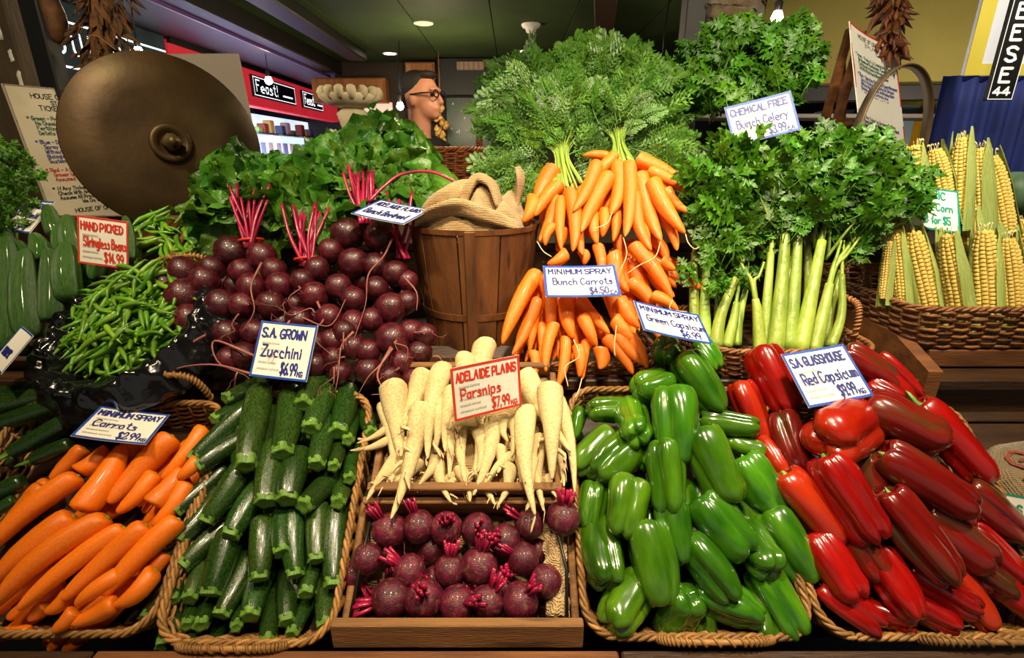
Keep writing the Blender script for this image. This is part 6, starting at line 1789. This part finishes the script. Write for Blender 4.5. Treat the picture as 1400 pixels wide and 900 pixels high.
# leaf stems standing out in front of the leaves
for i in range(30):
    k = ('left', 'middle', 'right')[i % 3]; hx = {'left': 1000, 'middle': 1060, 'right': 1135}[k]
    ang = -90 + rs.uniform(-1, 1) * {'left': 16, 'middle': 38, 'right': 42}[k] + {'left': 4, 'middle': 0, 'right': 22}[k]; l0 = rs.uniform(10, 60)
    P, Q = toward(hx + rs.uniform(-25, 25), 365, ang, rs.uniform(-.035, -.01), CE, l0, l0 + rs.uniform(60, 110), rs.uniform(.04, .07))
    mid = (P + Q) / 2 + Vector((rs.uniform(-.006, .006), 0, 0))
    ob('leaf_stem', mesh('leaf_stem', *sweep(catmull([P, mid, Q], 4), [.0042 - .0003 * j for j in range(9)], 7), m_celery), cel[k], celi[k])
    for j in range(3): foliage(cel[k], celi[k], 'leaf_sprig', sprigs, Q, Q + (Q - P).normalized() * .05 + rv(.03), rs, 1.0, .6, rs.uniform(.05, .09))
# curly parsley at the far left
H = at(5, 320, 1.5)
cel['parsley'] = thing('parsley_bunch', 'dark curly parsley bunch at the left edge behind the cucumbers', 'parsley', TR(H), None); celi['parsley'] = TR(H).inverted()
PA = Plane(1.22, 1.16, 55)
leafmass('parsley', PA, 5, 262, 44, 60, 230, -.05, .06, (0, 330), (.025, .04))
for i in range(6): ob('stem', mesh('stem', *sweep([H + Vector((i * .01 - .03, 0, -.08)), H + Vector((i * .02 - .05, 0, .05))], .003, 5), m_celery), cel['parsley'], celi['parsley'])

# ------------------------------------------------------------------ sweet corn
def cobmesh(sd):
    rs_ = random.Random(sd); mb = MB(); NR, NK = 13, 22
    prof = lambda t: (.72 + .28 * min(1, t / .15)) if t < .15 else (1.0 if t < .55 else 1.0 - .6 * ((t - .55) / .45) ** 2.4)
    for i in range(NR):
        for j in range(NK):
            t = (j + .5 + .25 * (i % 2)) / NK * .97; R = prof(t)
            a = 2 * math.pi * (i + .5) / NR + .22 * math.sin(t * 2 + sd) ; da = math.pi / NR * .88; dz = .5 / NK * .82
            k = R * rs_.uniform(.95, 1.03); lo = R * .72
            P = lambda aa, z, r_: (r_ * math.cos(aa), r_ * math.sin(aa), z)
            base = [P(a - da, t - dz, lo), P(a + da, t - dz, lo), P(a + da, t + dz, lo), P(a - da, t + dz, lo)]
            top = [P(a - da * .62, t - dz * .62, k), P(a + da * .62, t - dz * .62, k), P(a + da * .62, t + dz * .62, k), P(a - da * .62, t + dz * .62, k)]
            mid = [P(a - da * .98, t - dz * .98, (lo + k) / 2 + .05), P(a + da * .98, t - dz * .98, (lo + k) / 2 + .05), P(a + da * .98, t + dz * .98, (lo + k) / 2 + .05), P(a - da * .98, t + dz * .98, (lo + k) / 2 + .05)]
            f = [(8, 9, 10, 11)]
            for q in range(4): f += [(q, (q + 1) % 4, 4 + (q + 1) % 4, 4 + q), (4 + q, 4 + (q + 1) % 4, 8 + (q + 1) % 4, 8 + q)]
            mb.add((base + mid + top, f))
    mb.add(lathe([(.0, 0), (.6, 0), (.8 * prof(.3), .3), (.8, .5), (.8 * prof(.9), .9), (0, 1)], 15))
    return mb.me('kernels', m_kernel)
cobs = [cobmesh(1), cobmesh(2)]
def huskmesh(sd, arc, ztop, flare):
    rs_ = random.Random(sd)
    def fn(a, b_):
        t = b_; s = (a - .5) * 2
        w = math.radians(arc) * (1 - .15 * t) * (1 if t < .68 else max(.03, 1 - .8 * ((t - .68) / .32) ** 1.6 - .12 * math.sin(a * 19 + sd) * (t > .9)))
        th = math.pi / 2 + s * w / 2
        R = 1.14 + .06 * math.sin(s * 9 + sd) * .5 + flare * max(0, t - .45) ** 2 * 4 + .04 * math.sin(t * 7 + sd)
        if t > .55: R *= 1 - .38 * ((t - .55) / .45)
        return Vector((R * math.cos(th), R * math.sin(th), -.12 + t * ztop))
    return mesh('husk_leaf', *grid(9, 12, fn), m_husk)
husks = [huskmesh(1, 110, 1.2, .05), huskmesh(2, 76, 1.22, .12), huskmesh(3, 110, 1.15, .03), huskmesh(4, 70, 1.2, .2)]
C1 = Plane(1.085, 1.0, 74); C2 = Plane(1.22, 1.02, 76)
CORN = [(1, 840, 600, 818, 360, 52, 1), (1, 925, 650, 872, 365, 80, 0), (1, 1030, 660, 982, 375, 78, 3), (1, 1106, 660, 1105, 362, 90, 2), (1, 1196, 660, 1178, 388, 76, 0), (1, 1262, 660, 1250, 370, 80, 3), (1, 780, 590, 800, 400, 40, 1),
        (2, 810, 330, 795, 118, 62, 2), (2, 890, 330, 876, 88, 70, 1), (2, 980, 330, 942, 100, 74, 0), (2, 1020, 340, 1034, 62, 70, 3), (2, 1100, 360, 1092, 96, 66, 1), (2, 1172, 380, 1124, 122, 72, 0), (2, 1245, 430, 1215, 330, 70, 3), (2, 1075, 430, 1060, 300, 60, 3), (2, 1150, 440, 1140, 345, 56, 1), (2, 860, 420, 830, 270, 60, 1)]
labs = row_labels([((a + c) / 2, (b + d) / 2) for p, a, b, c, d, w, s in CORN], 8.5, 'yellow sweet corn ear in peeled green husk, {place}')
rs = random.Random(55)
for i, (pl_, a, b_, c, d, w, s) in enumerate(CORN):
    pln = C1 if pl_ == 1 else C2
    P = pln.hit(*k8(a, b_)); Q = pln.hit(*k8(c, d)); W = w / Z8 * depth_of((P + Q) / 2) / FPX * .94
    ax = (Q - P).normalized(); yb = (P - EYE); yb = (yb - ax * yb.dot(ax)).normalized(); xa = yb.cross(ax)
    M = basis_m(P, xa, yb, ax, W / 2, W / 2, (Q - P).length) @ Matrix.Rotation({0: .35, 1: -.3, 2: 0, 3: -.75}[s] + rs.uniform(-.15, .15), 4, 'Z')
    r = thing('corn_ear', labs[i], 'corn', M, 'sweet corn in the long basket')
    o = ob('kernels', cobs[i % 2], r); o['kind'] = 'stuff'
    for j, (ang, hm) in enumerate(((0, 0), (62, 1), (-62, 2), (88 if s != 3 else 102, 3), (-88 if s != 1 else -110, 1))):
        ob('husk_leaf', husks[(hm + i) % 4], r, Matrix.Rotation(math.radians(ang + rs.uniform(-10, 10)), 4, 'Z') @ Matrix.Diagonal((1, 1, rs.uniform(.88, 1.04), 1)))
    mb = MB()
    for j in range(6):
        x0, y0 = rs.uniform(-.25, .25), rs.uniform(-.1, .4)
        mb.add(sweep(catmull([(x0, y0, .92), (x0 * 1.6, y0 * 1.4, 1.04), (x0 * 2.0 + rs.uniform(-.2, .2), y0 * 1.6, 1.05 + rs.uniform(-.05, .02))], 3), .016, 4))
    ob('silk', mb.me('silk', m_silk), r)

# ------------------------------------------------------------------ price cards
N = m_navy; R_ = m_red
sign('price_card', 'blue-edged card reading Zucchini leaning on the beetroot heap', [(357, 440), (439, 445), (417, 524), (344, 513)], .965, m_blue, std_card('S.A. GROWN', 'Zucchini', '$6.99', 'KG', N, .78, .72, .3), aspect=1.08, curl=.1)
sign('price_card', 'blue-edged card reading Carrots lying over the front carrots', [(137, 554), (234, 571), (198, 606), (97, 600)], .915, m_blue, std_card('MINIMUM SPRAY', 'Carrots', '$2.99', 'KG', N, .88, .62, .3, px=.55), aspect=1.35, curl=.06)
sign('price_card', 'red-edged card reading Stringless Beans above the bean basket', [(106, 293), (177, 304), (175, 368), (108, 360)], 1.10, m_red, std_card('HAND PICKED', 'Stringless Beans', '$14.99', '', R_, .84, .86, .4, px=.52), aspect=1.12, curl=.05)
sign('price_card', 'blue-edged cucumber card tilted among the standing cucumbers', [(39, 271), (82, 279), (41, 320), (10, 314)], 1.24, m_blue, [('S.A. GLASSHOUSE', .08, .74, .16, .84, N, .032), ('Continental', .1, .44, .17, .7, N, .032), ('Cucumber', .1, .14, .17, .6, N, .032)], aspect=1.3, curl=.2)
sign('price_card', 'pale folded card at the left edge beside the bean basket', [(33, 449), (46, 458), (4, 516), (-12, 494)], .99, m_blue, [('mnuaeoc', .12, .3, .3, .5, N, .04)], aspect=1.3, curl=.1)
sign('price_card', 'blue-edged card reading Bunch Beetroot below the tall beet leaves', [(524, 273), (587, 289), (555, 306), (476, 294)], 1.075, m_blue, [('ADELAIDE PLAINS', .07, .68, .2, .86, N, .038), ('Bunch Beetroot', .1, .22, .26, .8, N, .038)], aspect=1.35, curl=.05)
sign('price_card', 'red-edged card reading Parsnips leaning on the parsnip heap', [(615, 504), (709, 485), (713, 554), (621, 577)], .885, m_red, std_card('ADELAIDE PLAINS', 'Parsnips', '$7.99', 'KG', R_, .88, .6, .27, px=.56), aspect=1.32, curl=.04)
sign('price_card', 'blue-edged card reading Bunch Carrots among the hanging carrots', [(741, 362), (841, 366), (848, 402), (747, 410)], 1.02, m_blue, std_card('MINIMUM SPRAY', 'Bunch Carrots', '$4.50', 'EA', N, .88, .82, .26, px=.6), aspect=1.7, curl=.06)
sign('price_card', 'blue-edged card reading Green Capsicum over the green capsicum heap', [(867, 410), (953, 434), (974, 469), (878, 455)], .955, m_blue, std_card('MINIMUM SPRAY', 'Green Capsicum', '$6.99', '', N, .9, .88, .3, px=.58), aspect=1.6, curl=.06)
sign('price_card', 'blue-edged card reading Red Capsicum over the red capsicum heap', [(1070, 484), (1149, 472), (1197, 540), (1102, 560)], .915, m_blue, std_card('S.A. GLASSHOUSE', 'Red Capsicum', '$9.99', 'KG', N, .84, .84, .26, px=.56), aspect=1.2, curl=.05)
sign('price_card', 'blue-edged card reading Bunch Celery high among the celery leaves', [(990, 151), (1080, 121), (1095, 181), (1003, 197)], 1.08, m_blue, std_card('CHEMICAL FREE', 'Bunch Celery', '$3.99', 'EA', N, .86, .78, .26, px=.56), aspect=1.6, curl=.04)
sign('price_card', 'teal-edged card reading Sweet Corn between the corn rows', [(1239, 252), (1308, 261), (1314, 321), (1240, 308)], 1.17, m_teal, [('ORGANIC', .1, .74, .17, .66, m_teal, .034), ('Sweet Corn', .1, .46, .17, .8, m_teal, .03), ('3 for $5', .34, .16, .17, .5, m_teal, .03)], aspect=1.2, curl=.04)
sign('price_card', 'teal-edged card lying on the sack at the right edge', [(1362, 672), (1462, 690), (1470, 770), (1352, 738)], .85, m_teal, [('S', .34, .62, .18, .08, m_teal, .034), ('.6', .3, .2, .22, .14, m_teal, .034)], aspect=1.3, curl=.04)
